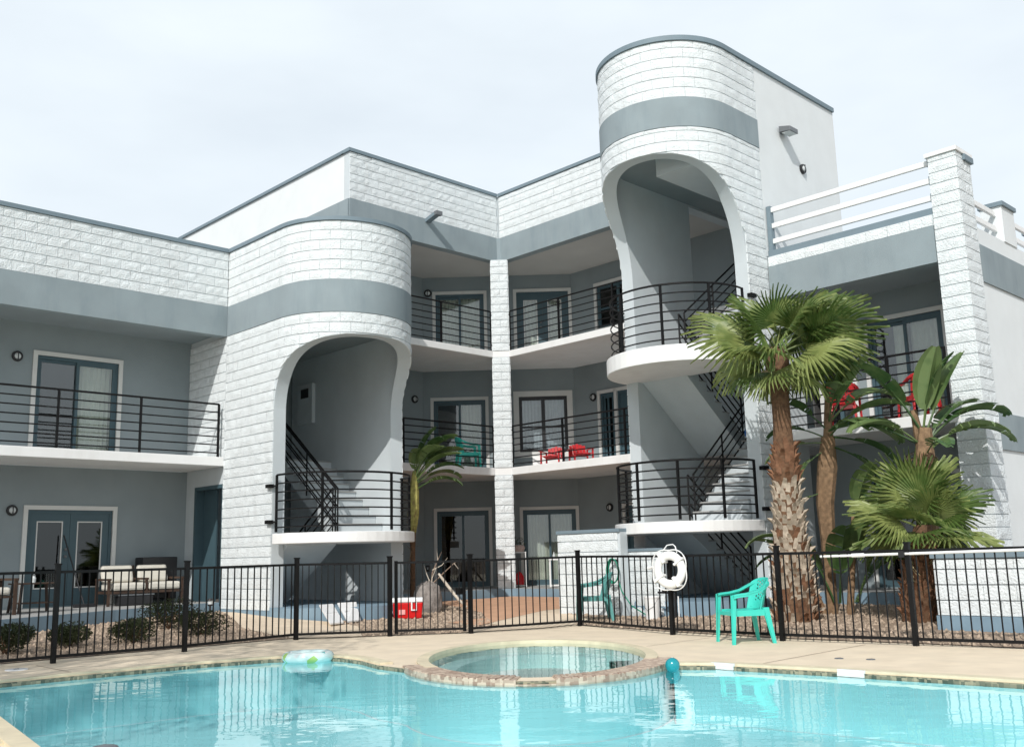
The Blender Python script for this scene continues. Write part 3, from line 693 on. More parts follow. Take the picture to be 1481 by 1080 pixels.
# back wall facets of the centre
X0, X1, YW = -2.20, 1.95, 1.513
def flat(s): return s
c0 = X2ab(X0, YW); c1 = X2ab(X1, YW); dF = ((c1[0]-c0[0])/(X1-X0), (c1[1]-c0[1])/(X1-X0)); nF = (SQ, SQ)
LF = X1-X0
hF = []
DOORS = [('slider',(-1.86,-.47),ZG+.02,2.44,dict(curtain=None,glassm=GLASSD)), ('slider',(-1.92,-.50),Z2+.03,5.45,dict(curtain=[(.52,.9,CURTAIN)])), ('slider',(-1.84,-.49),Z3+.03,8.45,dict(curtain=[(.04,.9,CURTAIN)])),
         ('slider',(.45,1.87),ZG+.02,2.42,dict(curtain=[(.02,.98,CURTAIN)])), ('window',(.42,1.74),3.98,5.50,dict(curtain=[(.03,.97,BLIND)],trim=.15,frame=BRONZE,name='window')), ('french',(.42,1.87),Z3+.03,8.46,dict(curtain=[(.08,.45,CURTAIN),(.55,.9,CURTAIN)]))]
mb = MB(); 
for (zlo, zhi) in ((ZG, Z2-.19), (Z2, 6.27), (Z3, 8.95)):
    hs = [(d[1][0]-X0, d[1][1]-X0, d[2], d[3]) for d in DOORS if zlo <= d[2] < zhi]
    wall_holes(mb, c0, dF, nF, 0, LF, zlo, zhi, .2, hs)
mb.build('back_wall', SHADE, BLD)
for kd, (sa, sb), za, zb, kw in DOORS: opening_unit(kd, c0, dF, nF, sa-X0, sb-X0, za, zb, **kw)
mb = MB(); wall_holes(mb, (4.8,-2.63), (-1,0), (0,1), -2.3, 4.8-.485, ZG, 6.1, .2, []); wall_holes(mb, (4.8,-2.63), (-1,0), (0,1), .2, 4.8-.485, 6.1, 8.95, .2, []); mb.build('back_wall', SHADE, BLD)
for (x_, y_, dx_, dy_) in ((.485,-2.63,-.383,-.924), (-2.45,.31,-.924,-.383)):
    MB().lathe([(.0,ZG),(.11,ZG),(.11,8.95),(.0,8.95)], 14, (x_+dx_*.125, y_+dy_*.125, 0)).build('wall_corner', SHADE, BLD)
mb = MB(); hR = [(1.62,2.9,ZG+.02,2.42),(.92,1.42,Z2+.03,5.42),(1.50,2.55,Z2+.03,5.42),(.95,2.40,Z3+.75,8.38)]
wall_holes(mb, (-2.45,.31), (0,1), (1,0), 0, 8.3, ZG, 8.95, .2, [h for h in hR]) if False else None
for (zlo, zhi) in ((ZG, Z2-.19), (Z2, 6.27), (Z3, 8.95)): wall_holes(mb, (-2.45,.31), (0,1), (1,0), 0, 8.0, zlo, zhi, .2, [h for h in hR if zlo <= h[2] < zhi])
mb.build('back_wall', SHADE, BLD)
opening_unit('solid', (-2.45,.31), (0,1), (1,0), *hR[0]); opening_unit('slider', (-2.45,.31), (0,1), (1,0), *hR[1], glassm=GLASSD, name='window')
ud = opening_unit('solid', (-2.45,.31), (0,1), (1,0), *hR[2], label='dark teal flat door with its number near the top')
opening_unit('window', (-2.45,.31), (0,1), (1,0), *hR[3], name='window', glassm=GLASSD)
def text(s, size, loc, rotz, m, parent, name='number'):
    cu = bpy.data.curves.new(name, 'FONT'); cu.body = s; cu.size = size; cu.extrude = .003; cu.align_x = 'CENTER'
    tmp = bpy.data.objects.new('tmp', cu); COL.objects.link(tmp); bpy.context.view_layer.update()
    me = bpy.data.meshes.new_from_object(tmp.evaluated_get(bpy.context.evaluated_depsgraph_get())); bpy.data.objects.remove(tmp)
    me.materials.clear(); me.materials.append(m); me.name = name
    o = bpy.data.objects.new(name, me); COL.objects.link(o); o.parent = parent; o.rotation_euler = (pi/2, 0, rotz); o.location = loc; return o
lo_ = ud.location
text('207', .17, (-2.45-.045-lo_[0], .31+2.28-lo_[1], 5.02-lo_[2]), pi/2, TRIM, ud)
# column at the inner corner
PC = Path([('l',(.44,-.13),(-.13,.44),(SQ,SQ))]); PC = Path([('l',(.335,.035),(.035,.335),(SQ,SQ))])
PCl = Path([('l',(.055,-.245),(.335,.035),(SQ,-SQ))]); PCr = Path([('l',(.035,.335),(-.245,.055),(-SQ,SQ))])
for (za, zb) in ((ZG, Z2-.19), (Z2, 6.27), (Z3, BB3)):
    MB().prism([(.335,.035),(.035,.335),(-.245,.055),(.055,-.245)], za, zb).build('column', STUCL, BLD)
    for P_ in (PC, PCl, PCr): blocks(P_, 0, P_.L, za, zb-.01, phase=0 if P_ is PC else 1, L=.43)

# right wing
PR = Path([('l',(.66,8.40),(.66,11.69),(1,0))])
mb = MB(); strip(mb, PR, 0, PR.L, 6.06, 6.90, -.2, 0); mb.build('parapet_wall', STUCL, BLD)
strip(MB(), PR, .01, PR.L, BB2, BT2, -.205, .03).build('blue_band', BLUE, BLD)
blocks(PR, .01, PR.L, BT2, 6.91)
strip(MB(), PR, .0, PR.L, 6.905, 7.03, -.25, -.03).build('coping', COPE, BLD)
MB().box(-12, .45, 8.11, 11.8, 6.15, 6.35).build('roof_slab', SHADE, BLD)
MB().box(-1.1, .69, 8.39, 11.8, Z2-.19, Z2).build('balcony_slab', SLABW, BLD, bevel=.01)
MB().box(-1.1, .70, 8.39, 11.8, -.05, ZG-.003).build('ground_floor_slab', PLINTH, BLD)
MB().box(-1.08, .68, 8.39, 11.8, ZG-.003, ZG+.002).build('floor_finish', FLOORG, BLD)
mb = MB(); hW = [(.92,2.65,ZG+.02,2.5),(.10,.75,3.6,5.55),(1.13,2.62,Z2+.03,5.58)]
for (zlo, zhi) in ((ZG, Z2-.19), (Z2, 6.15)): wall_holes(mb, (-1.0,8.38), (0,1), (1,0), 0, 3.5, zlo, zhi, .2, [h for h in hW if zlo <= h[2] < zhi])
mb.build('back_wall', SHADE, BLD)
opening_unit('slider', (-1.0,8.38), (0,1), (1,0), *hW[0], glassm=GLASSD, curtain=[(.35,.9,CURTAIN)]); opening_unit('window', (-1.0,8.38), (0,1), (1,0), *hW[1], name='window')
opening_unit('slider', (-1.0,8.38), (0,1), (1,0), *hW[2], curtain=[(.30,.49,CURTAIN),(.53,.97,CURTAIN)])
# corner pier
MB().box(.05, .66, 11.70, 12.17, -.1, 7.93).build('corner_pier', STUCL, BLD)
PP1 = Path([('l',(.66,11.70),(.66,12.185),(1,0))]); PP2 = Path([('l',(.675,12.17),(.05,12.17),(0,1))])
blocks(PP1, 0, PP1.L, .25, 7.93, L=.96); blocks(PP2, 0, PP2.L, .25, 7.93, L=.66, phase=1)
MB().box(.0, .71, 11.66, 12.22, 7.93, 8.0).build('pier_cap', SLABW, BLD)
MB().box(.02,.40, 11.95, 12.24, 7.82, 7.925).build('coping', COPE, BLD)
# side of the right wing
PS = Path([('l',(.04,12.12),(-16,12.12),(0,1))])
mb = MB(); strip(mb, PS, 0, PS.L, 0, 6.72, -.3, 0); mb.build('side_wall', WHITEST, BLD)
strip(MB(), PS, 0, PS.L, 5.72, 6.40, 0, .03).build('blue_band', BLUE, BLD); strip(MB(), PS, 0, PS.L, 2.78, 3.42, 0, .03).build('blue_band', BLUE, BLD)
for a_ in (-1.7, -4.0): 
    MB().box(a_-.32, a_+.3, 11.75, 12.14, 6.72, 7.42).build('terrace_pier', WHITEST, BLD); MB().box(a_-.36, a_+.34, 11.72, 12.18, 7.42, 7.50).build('coping', COPE, BLD)
# ================================================================ railings and stairs
def railing(pts, z0, h, n=7, posts=(), r=.014, closed_ends=True, name='balcony_railing', mtl=None, parent=None):
    mtl = mtl or IRON; parent = parent or BLD
    top = MB().tube([(p[0],p[1],z0+h) for p in pts], r*1.5, 6).build(name, mtl, parent)
    L = top.location
    for k in range(n-1):
        z = z0+.09+(h-.09)*k/(n-1)
        o = MB().tube([(p[0],p[1],z) for p in pts], r, 6).build('rail', mtl, top)
    for q in posts:
        o = MB().box(q[0]-.02, q[0]+.02, q[1]-.02, q[1]+.02, z0, z0+h).build('post', mtl, top)
    return top
railing([(21.5,-.99),(7.42,-.99)], Z2, 1.13, posts=[(7.42,-.99),(9.12,-.99),(10.73,-.99),(12.4,-.99),(14,-.99)])
railing([(4.38,-.04),(.30,-.04)], Z3, 1.06, posts=[(.30,-.04),(2.0,-.04),(3.4,-.04)]); railing([(4.38,-.04),(.30,-.04)], Z2, 1.06, posts=[(.30,-.04),(3.2,-.04)])
railing([(-.04,.30),(-.04,5.56)], Z3, 1.06, posts=[(-.04,.30),(-.04,2.05),(-.04,3.8)]); railing([(-.04,.30),(-.04,5.56)], Z2, 1.06, posts=[(-.04,.30),(-.04,2.05),(-.04,4.0)])
railing([(.62,8.42),(.62,11.64)], Z2, 1.12, posts=[(.62,8.5),(.62,9.6),(.62,10.6),(.62,11.62)])
for z_ in (Z3+.95, Z3+.15, Z2+.95, Z2+.15):                      # short ties round the column
    o = MB().tube([(.31,-.04,z_),(.36,.0,z_),(.36,.035,z_)], .016, 5).tube([(-.04,.31,z_),(0,.36,z_),(.035,.36,z_)], .016, 5).build('railing_bracket', IRON, BLD)
def arcrail(c, R, t0, t1, n=22): return [(c[0]+R*cos(rad(t0+(t1-t0)*i/n)), c[1]+R*sin(rad(t0+(t1-t0)*i/n))) for i in range(n+1)]
def on(c, R, t): return (c[0]+R*cos(rad(t)), c[1]+R*sin(rad(t)))
C1, C2 = (5.85,1.25), (1.75,6.98)
a1 = [(7.27,1.16)]+arcrail(C1, 1.42, 0, 178)
railing(a1, LAND+.03, 1.11, posts=[(7.25,1.12), on(C1,1.42,42), on(C1,1.42,100), on(C1,1.42,150), on(C1,1.42,170)], name='landing_railing')
for (lz, hh) in ((LAND+.03, 1.06), (4.98, 1.14)):
    a2 = arcrail(C2, 1.37, -88, 98)
    railing(a2, lz, hh, posts=[on(C2,1.37,t) for t in (-80,-40,-7,28,62,97)] if lz < 3 else [on(C2,1.37,t) for t in (-80,-18,22,60,97)], name='landing_railing')
def bracket(p, q): return MB().tube([p, q], .018, 6).lathe([(.0,0),(.045,0),(.045,.02),(.0,.02)], 10, q, 'z').build('railing_bracket', IRON, BLD)
for z_ in (2.68, 1.98): bracket((7.27,1.16,z_), (7.37,1.0,z_)); MB().box(7.30,7.40,.94,1.10,z_-.035,z_+.035).build('railing_bracket', IRON, BLD)
for z_ in (2.70, 1.95, 6.0): MB().box(1.28,1.46,8.37,8.47,z_-.035,z_+.035).build('railing_bracket', IRON, BLD)

def flight(name, o, up, side, w, n, rise, run, th=.16, tread_m=None):
    """o: bottom edge point (front of the first riser); up: horizontal climb direction; side: horizontal width direction"""
    o = Vector(o); up = Vector((*up,0)); side = Vector((*side,0)); Z = Vector((0,0,1))
    prof = [(0,0)]
    for i in range(n): prof += [(i*run, (i+1)*rise), ((i+1)*run, (i+1)*rise)]
    dn = th*1.3
    prof += [(n*run, n*rise-dn-.02), (run*.6, -.02 if o.z < .6 else -dn*.7), (0, -.02 if o.z < .6 else -dn)]
    p3 = [o+up*x+Z*z for x, z in prof]
    m_ = MB().extr(p3, side*w); f = m_.build(name, STUCL, BLD)
    for i in range(n):
        c = o+up*((i+.5)*run-.012)+side*(w/2)+Z*((i+1)*rise+.013)
        t = MB().obox(c, up*(run/2+.012), side*(w/2-.01), Z*.012).build('stair_tread', FLOORG if tread_m is None else tread_m, f)
    return f
def stair_rail(o, up, n, rise, run, h=.92, k=4, posts=(0, .5, 1)):
    o = Vector(o); up = Vector((*up,0)); Z = Vector((0,0,1)); e = o+up*n*run+Z*n*rise
    top = MB().tube([o+Z*h, e+Z*h], .02, 6).build('stair_railing', IRON, BLD)
    for i in range(k):
        z = .18+(h-.18)*i/k; r_ = MB().tube([o+Z*z, e+Z*z], .015, 6).build('rail', IRON, top)
    for q in posts:
        b = o.lerp(e, q); r_ = MB().tube([b, b+Z*h], .018, 6).build('post', IRON, top)
    return top
RUN = .24
# left tower: up from the ground on the left, then back up to the second floor on the right
flight('stair_flight', (7.02,-.86,FL), (0,1), (-1,0), 1.12, 8, (LAND-FL)/8, .255)
flight('stair_flight', (4.68,1.10,LAND), (0,-1), (1,0), 1.15, 9, (Z2-LAND)/9, RUN)
MB().prism([(7.03,1.17),(7.03,1.10),(4.67,1.10),(4.67,1.17)], LAND-.2, LAND-.002).build('landing_slab', SLABW, BLD)
MB().box(4.67, 7.03, -2.6, -1.05, Z2-.19, Z2-.002).build('landing_slab', SLABW, BLD)
stair_rail((5.90,1.15,LAND), (0,-1), 9, (Z2-LAND)/9, RUN); stair_rail((5.98,-.86,FL), (0,1), 8, (LAND-FL)/8, .255)
stair_rail((5.84,1.15,LAND), (0,-1), 9, (Z2-LAND)/9, RUN, k=2, posts=(0,))
# right tower
dirb = (-1,0)
for (zb, zm, zt_) in ((FL, LAND, Z2), (Z2, 4.95, Z3)):
    n1 = 8
    flight('stair_flight', (-.34,5.86,zb), (1,0), (0,1), 1.10, n1, (zm-zb)/n1, .255)
    flight('stair_flight', (1.70,7.00,zm), (-1,0), (0,1), 1.10, 9, (zt_-zm)/9, .23)
    stair_rail((-.34,6.92,zb), (1,0), n1, (zm-zb)/n1, .255); stair_rail((1.70,7.06,zm), (-1,0), 9, (zt_-zm)/9, .23)
    MB().box(1.46,1.72, 5.85, 8.11, zm-.2, zm-.003).build('landing_slab', SLABW, BLD)
    MB().box(-2.5,-.37, 5.6, 8.36, zt_-.19, zt_-.004).build('landing_slab', SLABW, BLD)
railing([(-.36,7.0),(-.36,8.05)], Z3, 1.06, n=5, posts=[(-.36,7.0),(-.36,8.05)], name='landing_railing')
# white rails of the roof terrace
def white_rail(pts, z, hh=.05):
    m_ = MB()
    for p, q in zip(pts[:-1], pts[1:]):
        p = Vector((*p,z)); q = Vector((*q,z)); d = (q-p); n = Vector((-d.y,d.x,0)).normalized()
        m_.obox((p+q)/2, d/2, n*.03, Vector((0,0,hh)))
    return m_.build('terrace_rail', WHITEM, BLD, bevel=.008)
for z_ in (7.22, 7.54, 7.87): white_rail([(.56,8.40),(.56,11.70)], z_)
for z_ in (6.98, 7.28): white_rail([(.06,12.0),(-12,12.0)], z_, .05)
MB().box(.50,.62,8.41,8.50,6.95,7.95).build('terrace_post', COPE, BLD)
for z_ in (7.22,7.54,7.87): MB().box(.52,.60,11.66,11.70,z_-.08,z_+.08).build('rail_socket', COPE, BLD)
MB().box(-12,.44,8.39,11.7,6.35,6.5).build('terrace_floor', SHADE, BLD)

# ================================================================ fixtures on the building
def wall_lamp(label, a, b, z, rot, group='round wall lamps'):
    t = thing('wall_lamp', label, 'lamp', a, b, z, rot, group)       # local +x points out of the wall
    MB().lathe([(.0,0),(.105,0),(.11,.02),(.10,.05),(.07,.055),(.07,.045),(.0,.045)], 20, (0,0,0), 'x').build('housing', BLACKP, t, smooth=True)
    MB().lathe([(.0,.045),(.066,.046),(.055,.065),(.03,.075),(.0,.078)], 16, (0,0,0), 'x').build('lens', GLOBE, t, smooth=True)
    m_ = MB().box(.07,.085,-.008,.008,-.085,.085); m_.build('guard', BLACKP, t)
    return t
wall_lamp('round black wall lamp beside the sliding door on the left balcony', 11.02, -2.60, 5.42, 90)
wall_lamp('round black wall lamp beside the blue french doors at ground level far left', 10.93, -2.60, 2.34, 90)
def onflat(x, d=0): 
    p = X2ab(x, YW-d); return p
p_ = onflat(-2.05); wall_lamp('round black wall lamp left of the top floor sliding door beside the left tower', p_[0], p_[1], 8.50, 45)
wall_lamp('round black wall lamp left of the second floor door behind the banana leaves', .80, -2.63, 5.48, 90)
wall_lamp('round black wall lamp between the white-trimmed window and door 207', -2.45, 1.0, 5.36, 0)
wall_lamp('round black wall lamp on the ground floor wall above the low block wall', -2.45, 1.42, 2.40, 0)
wall_lamp('round lamp high on the plain white wall of the right stair tower', -1.0, 8.392, 9.18, 90)
def flood(label, a, b, z, rot):
    t = thing('flood_light', label, 'floodlight', a, b, z, rot)
    MB().box(0,.06,-.05,.05,-.04,.04).build('bracket', GREY, t)
    MB().add([(.04,-.16,-.05),(.04,.16,-.05),(.30,.16,-.09),(.30,-.16,-.09),(.04,-.16,.08),(.04,.16,.08),(.30,.16,.01),(.30,-.16,.01)],
             [(0,3,2,1),(4,5,6,7),(0,1,5,4),(1,2,6,5),(2,3,7,6),(3,0,4,7)]).build('housing', GREY, t, bevel=.008)
    MB().box(.10,.28,-.14,.14,-.092,-.083).build('lens', GLOBE, t)
flood('wedge-shaped grey floodlight high on the plain white wall of the right stair tower', -.25, 8.392, 9.80, 90)
t = thing('rain_scupper', 'grey metal rain spout sticking out of the top parapet beside the left tower', 'scupper', 2.46, .03, 9.46, 90)
MB().obox((.20,0,.04),(.20,0,.05),(0,.07,0),(0,0,.012)).obox((.20,-.07,.075),(.20,0,.05),(0,.008,0),(0,0,.045)).obox((.20,.07,.075),(.20,0,.05),(0,.008,0),(0,0,.045)).build('channel', COPE, t)
MB().box(.36,.47,-.09,.09,.06,.16).build('spout_head', GREY, t)
t = thing('outlet_box', 'small black outlet cover low on the shaded wall left of the open sliding door', 'outlet', *X2ab(-2.12, YW), .95, 45)
MB().box(0,.03,-.05,.05,-.08,.08).build('cover', BLACKP, t, bevel=.006); MB().box(.03,.035,-.015,.015,-.03,.03).build('socket', GLOBE, t)
t = thing('utility_cabinet', 'pale grey cabinet with a dark vent on the shaded wall inside the left stair arch', 'cabinet', 4.67, -1.85, 4.42, 0)
MB().box(0,.09,-.32,.32,0,.95).build('cabinet_body', STUCL, t, bevel=.008); MB().box(.09,.1,-.16,.16,.62,.84).build('vent', BLACKP, t)

# ================================================================ pool fence and gate
FH = 1.24
def post(a, b, parent, h=FH, w=.029, gx=None):
    z = gz(a, b); o = MB().box(a-w, a+w, b-w, b+w, z, z+h).box(a-w-.008, a+w+.008, b-w-.008, b+w+.008, z+h, z+h+.02).build('post', IRON, parent); return o
def panel(p, q, n, parent, zt=1.15, zb=.085, inset=.04):
    p = Vector(p); q = Vector(q); d = (q-p).normalized(); p = p+d*inset; q = q-d*inset
    za, zb_ = gz(*p), gz(*q); nrm = Vector((-d.y, d.x))
    for z, nm in ((zt,'top_rail'),(zb,'bottom_rail')):
        A = Vector((p.x,p.y,za+z)); B_ = Vector((q.x,q.y,zb_+z)); MB().obox((A+B_)/2,(B_-A)/2,Vector((nrm.x,nrm.y,0))*.014,(0,0,.018)).build(nm, IRON, parent)
    L = (q-p).length
    me = MB().box(-.0075,.0075,-.0075,.0075,zb,zt).mesh('picket'); 
    if not me.materials: me.materials.append(IRON)
    ang = math.atan2(d.y, d.x)
    for i in range(n):
        k = (i+.5)/n; c = p.lerp(q, k); inst('picket', me, parent, (c.x, c.y, za+(zb_-za)*k), (0,0,ang))
FENCE = thing('pool_fence', 'black metal picket fence running round the far side of the pool', 'fence', 0, 0, 0)
FP = [(14.55,4.8),(12.66,4.79),(10.89,4.82),(8.93,4.57),(7.66,5.30)]
for i, p in enumerate(FP): post(*p, FENCE)
for i in range(4): panel(FP[i], FP[i+1], [16,16,16,14][i], FENCE)
FP2 = [(6.62,6.07),(4.80,6.79),(5.33,9.12),(5.47,11.04),(5.31,12.79),(5.15,14.7)]
for p in FP2: post(*p, FENCE)
for i in range(5): panel(FP2[i], FP2[i+1], [15,16,15,15,16][i], FENCE)
G = thing('pool_gate', 'black picket gate in the pool fence in front of the red cooler', 'gate', 0, 0, 0)
g0, g1 = Vector((7.58,5.36)), Vector((6.70,6.01))
for p in (g0, g1):
    MB().box(p.x-.02,p.x+.02,p.y-.02,p.y+.02,gz(*p)+.04,gz(*p)+1.18).build('gate_stile', IRON, G)
panel(g0, g1, 9, G, inset=.02); MB().box(6.71,6.79,5.90,5.98,.62,.72).build('latch', IRON, G)
# ================================================================ garden walls
def low_wall(name, label, paths, body, top, base, z1, cat='wall', L=.41, zb=.02):
    t = thing(name, label, cat, 0, 0, 0)
    body.build('wall_core', STUCL, t)
    if top: top.build('cap', COPE, t, bevel=.006)
    if base: base.build('blue_base', PLINTH, t)
    st = []
    for P_ in paths: blocks(P_, 0, P_.L, zb, z1, store=st, L=L, rough=.006)
    st.sort(key=lambda x: -x[0])
    for i, (s_, m_) in enumerate(st[:290]): m_.build('block', BLOCK, t, recalc=False)
    return t
low_wall('garden_wall', 'low painted block wall beside the terracotta terrace, behind the faded green chair',
         [Path([('l',(3.3,4.93),(3.3,6.45),(1,0))]), Path([('l',(3.1,4.95),(3.3,4.95),(0,-1))])],
         MB().box(3.1,3.3,4.95,6.5,0,1.60), MB().box(3.07,3.34,4.91,6.5,1.60,1.665), None, 1.595)
PW1 = Path([('l',(3.75,12.44),(3.55,16.5),(.9988,.049))]); PW2 = Path([('l',(1.5,12.44),(3.75,12.44),(0,-1))])
low_wall('planter_wall', 'low pale block wall with grey coping and blue base at the right edge behind the fence',
         [PW1, PW2], MB().prism([(1.5,12.46),(3.73,12.46),(3.53,16.5),(1.5,16.5)], -.1, 1.03),
         MB().prism([(1.4,12.40),(3.80,12.40),(3.60,16.55),(1.4,16.55)], 1.03, 1.13),
         MB().prism([(1.45,12.415),(3.785,12.415),(3.585,16.5),(1.45,16.5)], -.1, .27), 1.02, zb=.27)

# ================================================================ plants
rp = random.Random(21)
def fan_leaf(R=.95, P=.75, n=34, seed=0, spread=118, droop=.35):
    """petiole along +x, then a pleated fan whose tips split and droop"""
    r_ = random.Random(seed); mb = MB(); hub = Vector((P, 0, .10*P))
    mb.tube([(0,0,0),(P*.5,0,.10*P),(P,0,.10*P)], [.022,.015,.011], 5)
    tips = MB()
    def pt(ang, r, off=0):
        x, y = r*cos(ang), r*sin(ang); s_ = r/R
        cup = -.16*R*(abs(sin(ang))**1.5)*s_+.06*R*s_
        return hub+Vector((x, y, cup-droop*R*max(0, s_-.45)**1.7*1.5+off))
    for i in range(n):
        t0 = rad(-spread+2*spread*i/n); t1 = rad(-spread+2*spread*(i+1)/n); tm = (t0+t1)/2
        Rl = R*(1-.18*(abs(tm)/rad(spread))**2)*r_.uniform(.9,1.05); fold = .022
        rr = [.03*R, .28*R, .50*R, .76*Rl, Rl]; wd = [1, 1, .98, .50, .04]
        rows = []
        dz = r_.uniform(-.03,.03)
        for k, (q, w_) in enumerate(zip(rr, wd)):
            h = (t1-t0)/2*w_; e = dz*max(0,k-2)-(r_.uniform(0,.12)*R if k == 4 else 0)
            rows.append((pt(tm-h,q,e-fold*(q/R)), pt(tm,q,e+fold*(q/R)), pt(tm+h,q,e-fold*(q/R))))
        vs = [v for row in rows for v in row]; fs = []
        for k in range(4): fs += [(3*k,3*k+1,3*k+4,3*k+3),(3*k+1,3*k+2,3*k+5,3*k+4)]
        mb.add(vs, fs)
    return mb
def paddle_leaf(L=1.1, Wd=.34, P=.8, seed=0, bend=.6, torn=.4):
    r_ = random.Random(seed); mb = MB(); n = 16
    def mid(s_):                                  # arc length from base
        ang = bend*(s_/(L+P))**1.6*1.9; return ang
    pts = [Vector((0,0,0))]; ds = []; N = 30; st = (L+P)/N
    for i in range(N):
        a = pi/2*.0 - mid(i*st); d = Vector((cos(a), 0, sin(a))); pts.append(pts[-1]+d*st); ds.append(d)
    ds.append(ds[-1])
    def at(s_):
        f = min(s_/st, N-1e-6); i = int(f); return pts[i].lerp(pts[i+1], f-i), ds[i]
    mb.tube([at((P+L*.97)*k/10)[0] for k in range(11)], [.022-.0018*k for k in range(11)], 5)
    for side in (-1, 1):
        prev = None; k = 0
        while k < n:
            s0 = P+L*k/n; 
            gap = torn and r_.random() < torn
            s1 = P+L*(k+1)/n-(.02*L if gap else 0)
            quad = []
            sag = r_.uniform(.0,.22) if gap else .03
            for s_ in (s0, s1):
                u_ = (s_-P)/L; w_ = Wd/2*(sin(pi*min(1,u_*.94+.03)**.85)**.55)
                c, d = at(s_); nrm = Vector((-d.z, 0, d.x))
                quad.append((c, c+Vector((0,side*w_*.55,0))+nrm*w_*.30, c+Vector((0,side*w_,0))+nrm*w_*(.30-sag*1.6)+d*w_*.25))
            (a0,b0,c0_),(a1,b1,c1_) = quad
            mb.add([a0,b0,c0_,a1,b1,c1_], [(0,1,4,3),(1,2,5,4)] if side > 0 else [(0,3,4,1),(1,4,5,2)])
            k += 1
    return mb
def mesh_of(mb, name, m):
    me = mb.mesh(name, None, False); me.materials.append(m); return me
FANM = [mesh_of(fan_leaf(.98,.62,32,i,104+4*i,.12+.11*i), 'frond', FAN) for i in range(4)]
FANM2 = [mesh_of(fan_leaf(.86,.46,30,10+i,98+5*i,.10+.12*i), 'frond', FAN) for i in range(3)]
PADM = [mesh_of(paddle_leaf(1.02,.50,.50,i,.16+.20*i,.06+.11*i), 'leaf', PADDLE) for i in range(4)]
def place_leaf(me, parent, z, az, el, roll=0, sc=1.0, x=0, y=0, name='frond'):
    o = bpy.data.objects.new(name, me); COL.objects.link(o); o.parent = parent; o.location = (x, y, z)
    o.matrix_local = Matrix.Translation((x,y,z)) @ Matrix.Rotation(rad(az),4,'Z') @ Matrix.Rotation(-rad(el),4,'Y') @ Matrix.Rotation(rad(roll),4,'X') @ Matrix.Scale(sc,4)
    return o
# azimuths below are in the plant's local frame: 0 = +a (near left), 90 = +b (near right), 45 = towards the pool, -45/315.. = left, 135 = right
def trunk(parent, prof, m, name='trunk', n=14, wob=.015, bend=(0,0)):
    mb = MB(); zt_ = prof[-1][1]; base = 0; rows = []
    r_ = random.Random(4)
    for (r, z) in prof:
        for k in range(n):
            t_ = 2*pi*k/n; rr = r*(1+r_.uniform(-.07,.07)); f = (z/zt_)**1.5
            mb.v.append((rr*cos(t_)+bend[0]*f, rr*sin(t_)+bend[1]*f, z))
    m_ = len(prof)
    for i in range(m_-1):
        for k in range(n): mb.f.append((i*n+k, i*n+(k+1)%n, (i+1)*n+(k+1)%n, (i+1)*n+k))
    mb.f.append(tuple((m_-1)*n+k for k in range(n)))
    return mb.build(name, m, parent, smooth=True, recenter=False)
def interp(prof, z):
    for (r0,z0),(r1,z1) in zip(prof[:-1], prof[1:]):
        if z0 <= z <= z1: return r0+(r1-r0)*(z-z0)/(z1-z0)
    return prof[-1][0]

BP = thing('fan_palm', 'tall fan palm with a shaggy pale-booted trunk behind the teal chair', 'palm tree', 3.2, 9.93, gz(3.2,9.93), 0)
prof = [(.36,0),(.34,.3),(.29,.8),(.245,1.4),(.22,1.9),(.205,2.3),(.18,2.7),(.15,3.1),(.145,3.6),(.17,3.95),(.20,4.15),(.10,4.4)]
trunk(BP, prof, BARK)
bm_ = MB().add([(0,-.055,-.03),(0,.055,-.03),(.05,.045,.07),(.05,-.045,.07),(.115,.028,.150),(.115,-.028,.150),(.02,.03,.12),(.02,-.03,.12)],
               [(0,1,2,3),(3,2,4,5),(5,4,6,7),(0,3,5,7),(1,6,4,2)])
bme = [bm_.mesh('leaf_base'), bm_.mesh('leaf_base')]; bme[0].materials.append(BOOT); bme[1].materials.append(BOOTB)
k = 0; z = .05
while z < 2.75:
    r = interp(prof, z); n = max(8, int(2*pi*r/.135))
    for j in range(n):
        if k >= 295: break
        t_ = 2*pi*(j+.5*(int(z*1000)//96 % 2))/n+rp.uniform(-.08,.08)
        if cos(t_-pi/4) < -.25: continue        # the far side is never seen: left to the fibre core
        me = bme[1 if z > 2.15 or (z < .35 and rp.random() < .4) or rp.random() < .08 else 0]
        o = inst('leaf_base', me, BP, (r*.95*cos(t_), r*.95*sin(t_), z+rp.uniform(-.02,.02)), (rp.uniform(-.3,.3), rp.uniform(-.55,.25), t_), (rp.uniform(.7,1.0),)*3); k += 1
    z += .098
r_ = random.Random(41); CZ = 4.28
for i in range(7): place_leaf(FANM[i % 4], BP, CZ, i*51+5+r_.uniform(-9,9), r_.uniform(20,46), r_.choice((-1,1))*r_.uniform(20,65), r_.uniform(.80,.98))
for i in range(3): place_leaf(FANM[(i+1) % 4], BP, CZ+.1, i*120+50+r_.uniform(-15,15), r_.uniform(50,72), r_.uniform(-70,70), r_.uniform(.62,.76))
for i in range(6): place_leaf(FANM[(i+2) % 4], BP, CZ-.08, i*60+20+r_.uniform(-10,10), r_.uniform(-10,14), r_.choice((-1,1))*r_.uniform(15,55), r_.uniform(.72,.92))
for i in range(5): place_leaf(FANM[3], BP, CZ-.2, i*72+25, r_.uniform(-36,-18), r_.uniform(-40,40), r_.uniform(.5,.66))
for az, el, ro, sc in ((128,30,50,1.12), (118,12,-40,1.12), (140,44,20,1.0)): place_leaf(FANM[1], BP, CZ, az, el, ro, sc)

